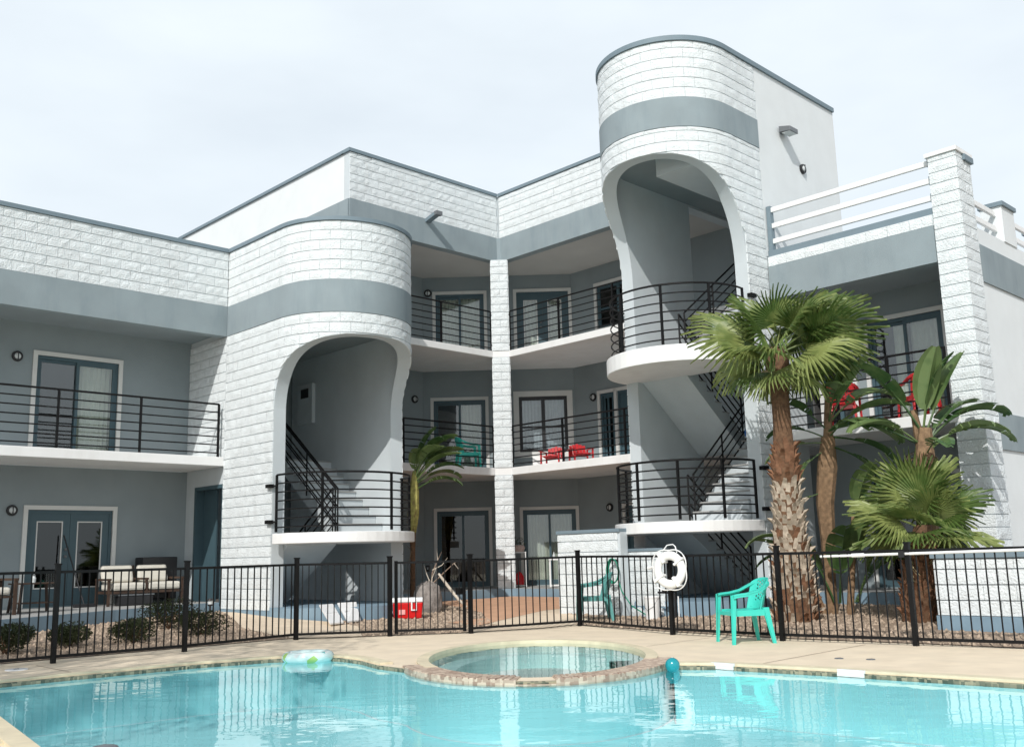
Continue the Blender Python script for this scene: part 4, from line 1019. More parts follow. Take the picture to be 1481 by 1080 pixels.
FD = mesh_of(fan_leaf(.80,.45,24,77,70,.9), 'frond', FANDRY)
for i in range(5): place_leaf(FD, BP, CZ-.15, i*72+r_.uniform(-20,20), r_.uniform(-55,-35), r_.uniform(-40,40), r_.uniform(.34,.48))
SP = thing('fan_palm', 'short young fan palm with a brown trunk behind the fence beside the planter wall', 'palm tree', 2.9, 11.76, gz(2.9,11.76), 0)
prof = [(.24,0),(.25,.3),(.23,.7),(.19,1.0),(.15,1.2),(.12,1.4)]
trunk(SP, prof, BARK, bend=(0,.2))
bm2 = bm_.mesh('leaf_base'); bm2.materials.append(BOOTB); z = .05; row = 0
while z < 1.2:
    r = interp(prof, z); n = 11
    for j in range(n):
        t_ = 2*pi*(j+.5*(row % 2))/n
        if cos(t_-pi/4) < -.3: continue
        inst('leaf_base', bm2, SP, (r*.93*cos(t_), r*.93*sin(t_)+.2*(z/1.4)**1.5, z), (0, rp.uniform(-.4,.2), t_), (.75,)*3)
    z += .085; row += 1
for i in range(8): place_leaf(FANM2[i % 3], SP, 1.32, i*45+5, r_.uniform(12,45), r_.uniform(-40,40), r_.uniform(.76,.95), y=.2)
for i in range(6): place_leaf(FANM2[(i+1) % 3], SP, 1.40, i*60+20, r_.uniform(52,80), r_.uniform(-50,50), r_.uniform(.75,.95), y=.2)
for i in range(7): place_leaf(FANM2[(i+2) % 3], SP, 1.28, i*51+24, r_.uniform(-22,8), r_.uniform(-35,35), r_.uniform(.7,.88), y=.2)

for i in range(5): place_leaf(FD, SP, 1.2, i*72+r_.uniform(-15,15), r_.uniform(-78,-55), r_.uniform(-30,30), r_.uniform(.38,.55), y=.2)
def bird(name, label, a, b, stalks, leaves, base_m=TAN):
    t_ = thing(name, label, 'plant', a, b, gz(a,b), 0)
    for (pts, rs) in stalks: MB().tube(pts, rs, 8).build('stalk', base_m, t_, smooth=True, recenter=False)
    for (x, y, z, az, el, roll, sc, v) in leaves: place_leaf(PADM[v % 4], t_, z, az, el, roll, sc, x, y, 'leaf')
    return t_
# swollen fibrous stalk with paddle leaves just right of the tall palm
b1 = bird('bird_of_paradise', 'bird of paradise plant with a swollen tan stalk just right of the tall palm', 2.2, 10.02,
     [([(0,0,0),(.02,.0,.6),(.0,.02,1.2),(0,0.02,1.8),(-.02,.10,2.4),(-.02,.16,2.9)], [.09,.10,.12,.145,.165,.11]),
      ([(-.02,.16,2.8),(0,.2,3.3),(0,.22,3.7)], [.09,.06,.03]), ([(0,.3,0),(.05,.45,.9),(.0,.5,1.6)], [.06,.05,.03]), ([(.1,-.1,0),(.2,-.3,.7),(.2,-.35,1.2)], [.06,.05,.03])],
     [(0,.18,3.0,110,35,0,.95,2),(0,.18,3.1,135,48,20,1.0,3),(0,.18,3.2,100,70,0,.9,1),(0,.18,3.0,-30,45,0,.8,2),(0,.2,3.0,150,20,-10,.95,3),(0,.2,2.9,60,28,10,.75,3),(0,.2,3.1,45,55,0,.85,3),(0,.1,2.9,-70,30,0,.7,3),
      (0,.5,1.4,120,40,0,.7,3),(0,.5,1.4,60,70,0,.8,1),(0,.4,1.0,90,60,30,.8,2),(0,.3,.3,80,75,0,1.0,0),(.1,.2,.2,40,68,0,1.0,1),(.2,-.2,.6,-60,55,0,.8,2),(.1,.1,.2,-45,72,0,1.0,1),(0,.45,.2,110,70,0,1.0,0),(.2,-.3,1.1,-50,30,0,.7,3),(0,.4,.2,140,60,0,.8,2),(0,.18,2.9,128,-5,0,.85,2),(0,.18,2.75,115,-20,10,.8,3),(0,.15,2.8,-50,5,0,.75,2),(0,.15,2.7,-35,-25,0,.7,3),(0,.18,3.1,122,62,-20,.9,0),(0,.3,1.6,125,5,0,.6,3),(.2,-.3,1.0,-60,5,0,.6,2),(0,.1,2.0,-50,-10,0,.6,3)])
b2 = bird('bird_of_paradise', 'bird of paradise plant rising above the young fan palm in front of the right balcony', 1.9, 11.55,
     [([(0,0,0),(.0,.04,1.0),(0,.06,1.8),(0,.10,2.4),(0,.16,2.9)], [.14,.16,.17,.16,.10]), ([(0,.1,2.2),(-.02,.05,2.7),(0,.0,3.2)], [.09,.08,.05])],
     [(0,.12,2.7,130,68,10,1.05,0),(0,.12,2.8,-40,62,0,1.05,1),(0,.12,2.6,140,48,0,1.1,3),(0,.15,2.6,125,30,20,1.0,3),(0,.1,2.6,-60,35,0,1.0,2),(0,.1,2.7,60,75,0,1.0,0),(0,.1,2.6,-30,40,-15,.9,3),(0,.1,2.4,45,35,0,.7,3),
      (0,.1,2.5,150,60,0,.95,2),(0,.1,2.2,-50,10,0,.6,3),(0,.1,2.7,90,80,30,1.0,1),(0,.15,2.5,100,40,0,.9,3)])
dry = MB(); r_ = random.Random(77)
for i in range(46):
    t_ = r_.uniform(0,6.28); l = r_.uniform(.25,.5); q = Vector((.05*cos(t_), .05+.1*sin(t_), 2.55-r_.uniform(0,.5))); e = q+Vector((cos(t_)*.26, sin(t_)*.26, -l*.6)); 
    w_ = Vector((-sin(t_), cos(t_), 0))*.018
    dry.add([q-w_, q+w_, (q+e)/2+w_+Vector((0,0,.08)), (q+e)/2-w_+Vector((0,0,.08)), e], [(0,1,2,3),(3,2,4)])
dry.build('dry_leaf_sheath', BARK, b2, recenter=False, recalc=False)
b3 = bird('banana_plant', 'slim banana-like plant with a yellowing stem right of the left tower landing', 3.75, .95,
     [([(0,0,0),(0,.02,.6),(-.02,0,1.2),(0,.02,1.75)], [.07,.06,.055,.08])], [], BARK)
b3['label'] = 'slim banana-like plant with a yellowing stem right of the left tower landing'
MB().tube([(0,.02,1.6),(0,.05,2.0),(.0,.08,2.5),(0,.1,2.95)], [.08,.13,.11,.04], 9).build('leaf_sheath', mat('yellow_leaf_sheath', (.33,.30,.09), .7, .4, 14, .5, 40), b3, smooth=True, recenter=False)
for (az,el,roll,sc,v,zz) in [(118,72,0,.95,3,2.75),(135,62,10,.95,3,2.7),(100,66,-10,.85,3,2.7),(130,48,0,.85,3,2.6),(150,55,15,.9,2,2.7),(60,75,0,.6,2,2.7),(125,34,0,.8,3,2.5),(142,66,-15,.95,2,2.75),(110,50,10,.9,2,2.65),(128,80,0,.85,1,2.75),(155,40,0,.8,3,2.6)]:
    place_leaf(PADM[v], b3, zz, az, el, roll, sc, 0, .08, 'leaf')
fr = MB()
for i in range(26):
    t_ = r_.uniform(0,6.28); z = r_.uniform(1.2,2.4); q = Vector((.09*cos(t_), .04+.09*sin(t_), z)); e = q+Vector((cos(t_)*.16, sin(t_)*.16, r_.uniform(-.3,.25))); w_ = Vector((-sin(t_),cos(t_),0))*.014
    fr.add([q-w_,q+w_,e],[(0,1,2)])
fr.build('dry_leaf_sheath', TAN, b3, recenter=False, recalc=False)

def bush(label, a, b, r, h, seed):
    t_ = thing('shrub', label, 'shrub', a, b, gz(a,b), 0, 'low shrubs in the gravel bed')
    q_ = random.Random(seed); mb = MB(); n = 3200; r *= 1.35; h *= 1.12
    lob = [(q_.uniform(-.4,.4)*r, q_.uniform(-.4,.4)*r, q_.uniform(.35,.6)*h, q_.uniform(.45,.75)) for _ in range(7)]
    for i in range(n):
        lx, ly, lz, lr = q_.choice(lob); u_ = q_.gauss(0,1), q_.gauss(0,1), q_.gauss(0,1); l = sqrt(sum(x*x for x in u_)); k_ = q_.uniform(.6,1.08)**.5*lr
        p = Vector((lx+u_[0]/l*r*k_, ly+u_[1]/l*r*k_, max(.02, lz+u_[2]/l*h*.55*k_))); s_ = q_.uniform(.018,.04)
        d = Vector((q_.gauss(0,1), q_.gauss(0,1), q_.gauss(.6,1))).normalized(); e = d.orthogonal().normalized()
        mb.add([p-e*s_*.4, p+d*s_, p+e*s_*.4, p-d*s_*.3], [(0,1,2,3)])
    mb.build('foliage', BUSHL, t_, recenter=False, recalc=False)
    st_ = MB()
    for i in range(7):
        t2 = i*.9; st_.tube([(0,0,0),(cos(t2)*r*.4,sin(t2)*r*.4,h*.55)], [.014,.006], 4)
    st_.build('stem', BARK, t_, recenter=False)
bush('dark round shrub left of the leftmost fence post, partly behind the pickets', 12.85, 3.55, .30, .42, 1)
bush('dark shrub with a boxy outline behind the fence below the side table', 11.9, 3.3, .26, .36, 2)
bush('round mid-green shrub behind the fence below the cream bench', 11.0, 3.4, .30, .36, 3)
bush('dark shrub at the blue kerb, right behind the second fence post from the left', 9.75, 1.9, .36, .50, 4)
bush('pale olive shrub beside the small path light and the concrete path', 9.75, 3.1, .36, .40, 5)
bush('half-seen shrub at the extreme left edge of the gravel bed', 13.4, 2.9, .28, .40, 6)

def shade_tree(label, x, y, h, r, seed):
    a_, b_ = X2ab(x, y); t_ = thing('shade_tree', label, 'tree', a_, b_, 0, 0)
    MB().tube([(0,0,-.1),(.1,0,h*.3),(0,.1,h*.62),(.1,.1,h*.8)], [.24,.19,.14,.06], 10).build('trunk', BARK, t_, recenter=False)
    q_ = random.Random(seed); br = MB(); lob = []
    for i in range(9):
        az = i*2.4; d_ = q_.uniform(.35,.75)*r; zz = h+q_.uniform(-.35,.5)*r; e = Vector((cos(az)*d_, sin(az)*d_, zz)); lob.append((e, r*q_.uniform(.35,.5)))
        br.tube([(0,.05,h*.5), e*.55+Vector((0,0,h*.3)), e], [.07,.04,.015], 5)
    br.build('limb', BARK, t_, recenter=False); mb = MB()
    for i in range(9000):
        e, lr = q_.choice(lob); u_ = Vector((q_.gauss(0,1), q_.gauss(0,1), q_.gauss(0,1))).normalized(); p = e+u_*lr*q_.uniform(.25,1)**.5
        d = Vector((q_.gauss(0,1), q_.gauss(0,1), q_.gauss(0,.7))).normalized(); n_ = d.orthogonal().normalized(); s_ = q_.uniform(.06,.12)
        mb.add([p-n_*s_*.5, p+d*s_, p+n_*s_*.5, p-d*s_*.6], [(0,1,2,3)])
    mb.build('crown', BUSHL, t_, recenter=False, recalc=False)
shade_tree('broad leafy tree left of the pool whose shade falls on the left deck', -7.3, -20.3, 7.2, 2.9, 9)

# ================================================================ furniture and loose things
def monobloc(name, label, a, b, z, rot, m, mw=1.0, cat='chair', group=None):
    """stackable plastic armchair; local +x is the way it faces"""
    t = thing(name, label, cat, a, b, z, rot, group)
    def shell(f, nu, nv, th=.012):
        vs = []; fs = []
        for i in range(nu+1):
            for j in range(nv+1): vs.append(f(i/nu, j/nv))
        for i in range(nu):
            for j in range(nv): fs.append((i*(nv+1)+j, (i+1)*(nv+1)+j, (i+1)*(nv+1)+j+1, i*(nv+1)+j+1))
        return vs, fs
    # seat
    mb = MB(); vs, fs = shell(lambda u_,v_: (-.20+.44*u_, (-.225+.45*v_)*(1-.05*(1-u_)), .425-.025*sin(pi*u_)*sin(pi*v_)-.03*u_**6+.012*(1-u_)), 10, 10); mb.add(vs, fs)
    o = mb.build('seat', m, t, smooth=True, recenter=False); md = o.modifiers.new('s','SOLIDIFY'); md.thickness = .018
    mb = MB()
    for sy in (-1,1): mb.box(-.20,.22,sy*.222-.008,sy*.222+.008,.355,.43)
    mb.box(.225,.24,-.22,.22,.36,.405); mb.build('apron', m, t)
    # curved back, punched with a lattice of slots
    mb = MB()
    def bk(u_, v_):
        ang = (u_-.5)*2.2; hz = .42+.42*v_; R_ = .245+.03*v_
        return Vector((-.16-.10*v_-(cos(ang)-.55)*.20, sin(ang)*R_*1.02, hz*(1-.08*(abs(u_-.5)*2)**2.5*v_)))
    NU, NV = 40, 32; vs = [bk(i/NU, j/NV) for i in range(NU+1) for j in range(NV+1)]; fs = []
    for i in range(NU):
        for j in range(NV):
            core = 8 <= i <= 31 and 9 <= j <= 28
            if core and (i % 3 != 2) and ((j+((i//3)%2)*2) % 4 > 1): continue
            fs.append((i*(NV+1)+j, (i+1)*(NV+1)+j, (i+1)*(NV+1)+j+1, i*(NV+1)+j+1))
    mb.add(vs, fs); o = mb.build('backrest', m, t, smooth=True, recenter=False); md = o.modifiers.new('s','SOLIDIFY'); md.thickness = .012
    # arms sweep from the back to the front posts
    for sy in (-1,1):
        pts = [Vector((-.28,sy*.215,.78)),Vector((-.20,sy*.262,.735)),Vector((-.08,sy*.282,.675)),Vector((.06,sy*.286,.645)),Vector((.18,sy*.284,.635)),Vector((.245,sy*.276,.622))]
        mb = MB()
        for p, q in zip(pts[:-1], pts[1:]):
            d = q-p; mb.obox((p+q)/2, d*.52, Vector((0,.036,0)), Vector((0,0,.011)))
            mb.obox((p+q)/2+Vector((0,sy*.026,-.018)), d*.52, Vector((0,.005,0)), Vector((0,0,.020)))
        mb.build('arm', m, t)
        for (top, bot, wt, wb) in [((.235,sy*.272,.63),(.275,sy*.285,0),.038,.024), ((-.22,sy*.225,.46),(-.30,sy*.262,0),.046,.024)]:
            top = Vector(top); bot = Vector(bot); mb = MB(); vs = []
            for k_ in range(5):
                f = k_/4; c = bot.lerp(top, f); w_ = wb+(wt-wb)*f
                vs += [c+Vector((-w_,-sy*.006,0)), c+Vector((w_,-sy*.006,0)), c+Vector((w_*.8,-sy*w_*1.2,0)), c+Vector((w_*.7,sy*.008,0)), c+Vector((-w_*.9,sy*.008,0))]
            fs = [tuple(range(5))[::-1], tuple(range(20,25))]
            for k_ in range(4):
                for j in range(5): fs.append((k_*5+j, k_*5+(j+1)%5, k_*5+5+(j+1)%5, k_*5+5+j))
            mb.add(vs, fs).build('leg', m, t)
    return t
monobloc('plastic_armchair', 'bright teal plastic armchair standing on the pool deck in front of the fence', 5.90, 10.74, .002, -34, TEAL)
C2_ = monobloc('plastic_armchair', 'faded dark green plastic armchair on the gravel behind the fence, beside the low block wall', 4.15, 6.55, gz(4.15,6.55), -42, TEALF)
monobloc('plastic_armchair', 'teal plastic armchair on the second floor balcony next to the block column', .55, -.75, Z2, 150, TEAL)
monobloc('plastic_armchair', 'red plastic chair on the right balcony behind the palm fronds', .1, 9.45, Z2, 200, RED)
monobloc('plastic_armchair', 'half-hidden red chair at the right end of the right balcony', .0, 10.85, Z2, 230, RED)
def adirondack(label, a, b, z, rot):
    t = thing('low_lounge_chair', label, 'chair', a, b, z, rot, None); t.scale = (.78,)*3
    for i in range(5): MB().box(-.22+.10*i,-.13+.10*i,-.26,.26,.24+.012*i,.262+.012*i).build('seat_slat', RED, t)
    for i in range(5):
        y = -.22+.11*i; h = .42-.05*abs(i-2)*.6
        MB().obox((-.30,y,.26+h/2),(-.0*h,0,0.0),(0,.048,0),(-.18*h,0,h/2)) if False else MB().obox((-.27-.10,y,.24+h/2),(.010,0,.003),(0,.048,0),(-.16*h,0,h/2)).build('back_slat', RED, t)
    for sy in (-1,1):
        MB().box(-.32,.30,sy*.32-.045,sy*.32+.045,.45,.47).build('arm', RED, t); MB().box(.20,.28,sy*.30-.02,sy*.30+.02,0,.45).build('leg', RED, t); MB().box(-.34,-.27,sy*.30-.02,sy*.30+.02,0,.45).build('leg', RED, t)
    return t
adirondack('left one of two low red slatted chairs under the white-trimmed balcony window', -.60, 1.15, Z2, 25)
adirondack('right one of two low red slatted chairs, nearest the number 207 door', -.75, 2.0, Z2, 60)
t = thing('balcony_board', 'white panel leaning behind the railing under the white-trimmed balcony window', 'panel', -1.2, .45, Z2, 45)
MB().box(-.02,.02,-.42,.42,0,.34).build('panel', WHITEP, t, bevel=.008)
t = thing('towel', 'blue and white towel hanging behind the balcony railing beside the column', 'towel', .02, -.16, Z2+.42, 90)
mb = MB(); vs = []; fs = []
for i in range(9):
    for j in range(7): vs.append((.0+.02*sin(i*1.1), -.13+.26*i/8, .50-.5*j/6+.01*sin(i)))
for i in range(8):
    for j in range(6): fs.append((i*7+j,(i+1)*7+j,(i+1)*7+j+1,i*7+j+1))
mb.add(vs,fs); o = mb.build('cloth', BLUEC, t, smooth=True); md = o.modifiers.new('s','SOLIDIFY'); md.thickness = .012
t = thing('blue_cloth_roll', 'bright blue cloth bundle on the stair landing inside the right tower', 'cloth', -.10, 7.35, 3.46, 0)
MB().lathe([(.0,-.20),(.10,-.18),(.12,-.05),(.115,.08),(.09,.18),(.0,.20)], 14, (0,0,.12), 'y').build('cloth', BLUEC, t, smooth=True)

# lifebuoy on the fence
t = thing('lifebuoy', 'white ring lifebuoy with a loose white rope hanging on the pool fence', 'lifebuoy', 5.42, 9.24, .95, 4)
mb = MB(); N, K = 40, 14; R_, r = .21, .066
for i in range(N):
    a_ = 2*pi*i/N
    for k_ in range(K):
        b_ = 2*pi*k_/K; rr = R_+r*cos(b_); mb.v.append((.07+r*.72*sin(b_), rr*cos(a_), rr*sin(a_)))
for i in range(N):
    for k_ in range(K): mb.f.append((i*K+k_, ((i+1)%N)*K+k_, ((i+1)%N)*K+(k_+1)%K, i*K+(k_+1)%K))
mb.build('ring', WHITEP, t, smooth=True, recenter=False)
rope = []
for i in range(49):
    a_ = 2*pi*i/48; lo = .285+.045*abs(sin(2*a_+.6))**1.4; rope.append((.08, lo*cos(a_+.3), lo*sin(a_+.3)))
MB().tube(rope, .009, 6, closed=True).tube([(.06,-.12,.27),(.03,-.05,.36),(.0,.03,.37),(.03,.09,.34),(.07,.14,.25)], .009, 6).tube([(.08,-.28,.05),(.06,-.36,.03),(.05,-.40,.035)], .02, 6).build('rope', WHITEP, t, smooth=True, recenter=False)
for a_ in (35,125,215,305):
    MB().obox((.07,R_*cos(rad(a_)),R_*sin(rad(a_))), Vector((.060,0,0)), Vector((0,-sin(rad(a_)),cos(rad(a_))))*.020, Vector((0,cos(rad(a_)),sin(rad(a_))))*.086).build('strap', WHITEP, t, bevel=.008)
# long white pole laid along the fence
t = thing('pool_pole', 'long white pool pole resting along the top of the right fence', 'pole', 5.40, 11.65, 1.10, 0)
MB().tube([(0,0,0),(-.06,1.0,.012),(-.22,3.3,.04)], .018, 8).build('pole', WHITEP, t, smooth=True, recenter=False)
MB().tube([(-.01,.44,.005),(-.022,.60,.008)], .027, 8).build('coupler', WHITEP, t, smooth=True, recenter=False)
MB().box(-.055,-.02,1.05,1.12,-.03,.05).build('hook', BLACKP, t)
# ball
t = thing('beach_ball', 'small glossy teal ball at the edge between spa and pool', 'ball', 8.72, 11.66, -.06, 0)
t.scale = (.82,)*3
mb = MB(); prof = [(.095*sin(pi*i/14), .095-.095*cos(pi*i/14)) for i in range(15)]; prof[0] = (.001,0); prof[-1] = (.001,.19); mb.lathe(prof, 24)
mb.build('ball_skin', mat('glossy_teal_rubber', (.01,.26,.30), .18, .03, 4, spec=.6), t, smooth=True); MB().lathe([(.0,.186),(.01,.19),(.01,.193),(.0,.194)], 10).build('valve', WHITEP, t)
# swim ring
def swimmat():
    m = bpy.data.materials.new('printed_clear_vinyl'); m.use_nodes = True; n_ = m.node_tree; b_ = n_.nodes['Principled BSDF']; b_.inputs['Roughness'].default_value = .15
    g = n_.nodes.new('ShaderNodeNewGeometry'); v = n_.nodes.new('ShaderNodeTexVoronoi'); v.inputs['Scale'].default_value = 9; n_.links.new(g.outputs['Position'], v.inputs['Vector'])
    s_ = n_.nodes.new('ShaderNodeSeparateColor'); n_.links.new(v.outputs['Color'], s_.inputs[0]); c_ = n_.nodes.new('ShaderNodeValToRGB'); c_.color_ramp.interpolation = 'CONSTANT'
    for i, (p, col) in enumerate([(0,(.62,.76,.74,1)),(.55,(.10,.42,.42,1)),(.66,(.70,.74,.72,1)),(.76,(.36,.55,.16,1)),(.87,(.08,.32,.50,1)),(.9,(.62,.74,.72,1))]):
        e = c_.color_ramp.elements[i] if i < 2 else c_.color_ramp.elements.new(p); e.position = p; e.color = col
    n_.links.new(s_.outputs[0], c_.inputs[0]); n_.links.new(c_.outputs[0], b_.inputs['Base Color']); return m
t = thing('swim_ring', 'printed green and white inflatable swim ring floating at the left pool corner', 'swim ring', 10.38, 7.18, WL, 0)
t.scale = (.78,)*3
mb = MB(); R_, r = .32, .10
for i in range(40):
    a_ = 2*pi*i/40; rr0 = r*(1+.03*sin(a_*9))
    for k_ in range(14):
        b_ = 2*pi*k_/14; rr = R_+rr0*cos(b_); mb.v.append((rr*cos(a_), rr*sin(a_), .07+rr0*.85*sin(b_)))
for i in range(40):
    for k_ in range(14): mb.f.append((i*14+k_, ((i+1)%40)*14+k_, ((i+1)%40)*14+(k_+1)%14, i*14+(k_+1)%14))
mb.build('inflated_ring', swimmat(), t, smooth=True, recenter=False); MB().lathe([(.0,.0),(.014,0),(.012,.02),(.0,.02)], 8, (.32,0,.15)).build('valve', WHITEP, t)
# red cooler
t = thing('cooler', 'red picnic cooler with a white lid on the gravel left of the boulder', 'cooler', 5.45, 2.95, gz(5.45,2.95)+.01, 52)
RC = mat('red_cooler_plastic', (.60,.012,.012), .35, .05, 6)
MB().add([(-.15,-.26,0),(.15,-.26,0),(.15,.26,0),(-.15,.26,0),(-.175,-.285,.30),(.175,-.285,.30),(.175,.285,.30),(-.175,.285,.30)],
         [(0,3,2,1),(4,5,6,7),(0,1,5,4),(1,2,6,5),(2,3,7,6),(3,0,4,7)]).build('body', RC, t, bevel=.02)
MB().box(-.185,.185,-.30,.30,.30,.385).build('lid', WHITEP, t, bevel=.02)
mb = MB(); mb.box(.175,.20,.06,.17,.31,.34).box(.175,.20,.06,.085,.17,.31).box(.175,.20,.145,.17,.17,.31).box(.175,.20,.06,.17,.15,.17); mb.build('latch', WHITEP, t)
MB().box(.166,.172,-.17,-.05,.08,.17).build('badge', mat('pink_faded_badge', (.75,.35,.33), .5, .1, 8), t); MB().box(-.03,.03,-.34,-.29,.10,.14).build('drain_spout', WHITEP, t)
# boulder and branches
t = thing('boulder', 'weathered upright boulder on the gravel beside the red cooler', 'boulder', 4.3, 2.15, gz(4.3,2.15), 0)
rb2 = random.Random(12); mb = MB(); prof = [(.27,-.05),(.31,.10),(.32,.25),(.29,.40),(.24,.52),(.14,.60),(.02,.63)]
for (r, z) in prof:
    for k_ in range(18): q = r*(1+rb2.uniform(-.07,.07)); mb.v.append((q*cos(2*pi*k_/18), q*.85*sin(2*pi*k_/18), z+rb2.uniform(-.02,.02)))
for i in range(len(prof)-1):
    for k_ in range(18): mb.f.append((i*18+k_, i*18+(k_+1)%18, (i+1)*18+(k_+1)%18, (i+1)*18+k_))
mb.f.append(tuple((len(prof)-1)*18+k_ for k_ in range(18))); mb.build('rock', ROCK, t, recenter=False)
t = thing('dead_branches', 'bare dead branches, one thick and bleached, propped over the boulder', 'branches', 4.25, 2.2, gz(4.25,2.2), 0)
DW = mat('bleached_driftwood', (.52,.46,.38), .8, .2, 14); DK = mat('grey_brown_twig', (.22,.16,.12), .85, .2, 14)
MB().tube([(-.10,.12,.78),(-.22,.30,.50),(-.33,.46,.26),(-.42,.62,.10)], [.025,.032,.03,.02], 7).build('branch', DW, t, smooth=True, recenter=False)
for pts, rr in [([(0,0,.5),(-.02,.02,.8),(-.10,.10,1.05),(-.16,.16,1.22)], [.022,.016,.01,.004]), ([(-.02,.02,.85),(-.15,.18,.95),(-.2,.3,1.1)],[.013,.008,.003]), ([(0,0,.55),(-.18,.24,.82),(-.32,.36,.98),(-.38,.44,1.03)],[.018,.012,.008,.004]),
                ([(-.32,.36,.98),(-.38,.44,.85)],[.008,.003]), ([(0,0,.55),(.08,-.06,.8),(.10,-.10,.95)],[.015,.01,.004]), ([(0,0,.5),(.02,.06,.7),(-.06,.10,.9)],[.014,.01,.004]), ([(-.1,.1,1.05),(-.06,.12,1.25)],[.008,.002])]:
    MB().tube(pts, rr, 5).build('branch', DK if len(pts) > 3 else DW, t, smooth=True, recenter=False)
# two white boards leaning on the left tower base
for lab, q in [('white board leaning on the left tower base, the left one of two', [(7.48,3.35,.11),(7.13,3.25,.11),(6.72,2.30,.39),(7.10,2.42,.39)]),
               ('white board leaning on the left tower base, the right one of two', [(6.98,3.15,.11),(6.60,3.02,.11),(6.22,2.35,.40),(6.62,2.30,.40)])]:
    t = thing('leaning_board', lab, 'board', q[0][0], q[0][1], 0, 0)
    p = [Vector(v)-Vector((q[0][0], q[0][1], 0)) for v in q]
    MB().extr(p, (0,0,.03)).build('board', WHITEP, t, bevel=.004)
    c = sum(p, Vector())/4; MB().obox(c+Vector((0,0,.035)), (p[1]-p[0])*.42, (p[3]-p[0]).normalized()*.02, (0,0,.008)).build('cleat', WHITEP, t)
# bucket and clutter under the lifebuoy
t = thing('plastic_bucket', 'white plastic bucket on the gravel below the lifebuoy', 'bucket', 3.6, 7.40, gz(3.6,7.40), 0)
MB().lathe([(.0,0),(.115,0),(.135,.36),(.142,.36),(.142,.39),(.13,.39),(.128,.36),(.0,.34)], 20).build('pail', WHITEP, t, smooth=True)
MB().tube([(0,-.14,.37),(.10,-.10,.22),(.14,0,.16),(.10,.10,.22),(0,.14,.37)], .004, 5).build('handle', GREY, t, recenter=False)
t = thing('garden_hose', 'dark green hose looped over a wall bracket beside the faded chair', 'hose', 3.38, 6.42, .45, 0)
mb = MB()
for k_ in range(3):
    mb.tube([(.05+.02*k_, (.12+.01*k_)*cos(i*pi/12), .45+(.20+.01*k_)*sin(i*pi/12)) for i in range(24)], .012, 6, closed=True)
mb.tube([(.05,.1,.3),(.15,.25,.1),(.2,.5,-.15),(.22,.9,-.33)], .012, 6)
mb.build('hose_coil', mat('green_rubber_hose', (.02,.22,.14), .45, .1, 8), t, smooth=True, recenter=False); MB().box(-.05,.08,-.03,.03,.62,.66).build('bracket', BLACKP, t)
t = thing('valve_pipework', 'black pipe valves standing beside the white bucket', 'pipes', 3.45, 7.78, gz(3.4,7.8), 0)
MB().tube([(0,0,0),(0,0,.42),(.02,-.12,.44),(.02,-.34,.44)], .02, 8).build('pipe', BLACKP, t, recenter=False); MB().tube([(0,.07,0),(0,.07,.38)], .012, 6).build('pipe', WHITEP, t, recenter=False)
MB().lathe([(.0,0),(.045,0),(.045,.03),(.0,.03)], 10, (.02,-.2,.46)).build('valve_wheel', BLACKP, t)

# left patio furniture
def cushion_seat(parent, x0, x1, y0, y1, z, h=.13, name='cushion'):
    return MB().box(x0,x1,y0,y1,z,z+h).build(name, CUSH, parent, bevel=.045)
def settee():
    t = thing('patio_settee', 'low dark wood two-seat patio settee with plump cream cushions, right of the blue french doors', 'settee', 8.62, -1.75, ZG, 90)
    # local x = +b (towards the pool), y = -a... built directly
    for y0 in (-.72, .02):
        cushion_seat(t, -.28,.32, y0, y0+.68, .30, .15, 'seat_cushion')
        MB().obox((-.34, y0+.34, .62), (.06,0,.02), (0,.32,0), (-.06,0,.17)).build('back_cushion', CUSH, t, bevel=.045)
    MB().box(-.32,.30,-.76,.74,.24,.29).build('seat_frame', DARKW, t)
    for y0 in (-.78,-.02,.74):
        MB().box(-.34,.32,y0-.03,y0+.03,.50,.54).build('arm', DARKW, t)
        for x0 in (-.32,.27): MB().box(x0-.025,x0+.025,y0-.022,y0+.022,0,.50).build('leg', DARKW, t)
    for k_ in range(5): MB().obox((-.42,-.6+.3*k_,.55),(.01,0,.003),(0,.03,0),(-.05,0,.24)).build('back_slat', DARKW, t)
    return t
settee()
t = thing('grill_box', 'dark low box standing behind the cream settee', 'box', 8.05, -2.35, ZG, 90)
MB().box(-.2,.2,-.38,.38,.08,.95).build('body', BLACKP, t, bevel=.02)
for y_ in (-.32,.32): MB().box(-.16,.16,y_-.03,y_+.03,0,.08).build('foot', BLACKP, t)
t = thing('storage_tub', 'dark tub stored under the patio settee', 'tub', 8.75, -1.55, ZG+.0, 90)
MB().box(-.12,.12,-.45,.25,0,.20).build('tub_body', BLACKP, t, bevel=.03); MB().box(-.13,.13,-.46,.26,.20,.225).build('lid', GREY, t)
t = thing('patio_armchair', 'dark wood patio armchair with a cream cushion at the extreme left', 'armchair', 11.95, -.35, ZG, 95)
cushion_seat(t, -.26,.28,-.28,.28,.34,.13,'seat_cushion'); MB().obox((-.30,0,.68),(.05,0,.02),(0,.28,0),(-.05,0,.2)).build('back_cushion', CUSH, t, bevel=.04)
MB().box(-.3,.3,-.33,.33,.29,.33).build('seat_frame', DARKW, t)
for y0 in (-.34,.34):
    MB().box(-.34,.34,y0-.035,y0+.035,.58,.62).build('arm', DARKW, t)
    for x0 in (-.30,.30): MB().box(x0-.025,x0+.025,y0-.025,y0+.025,0,.58).build('leg', DARKW, t)
t = thing('side_table', 'small dark slatted side table in front of the blue french doors', 'table', 11.05, -.75, ZG, 92)
for k_ in range(5): MB().box(-.26+.105*k_,-.165+.105*k_,-.36,.36,.50,.525).build('top_slat', DARKW, t)
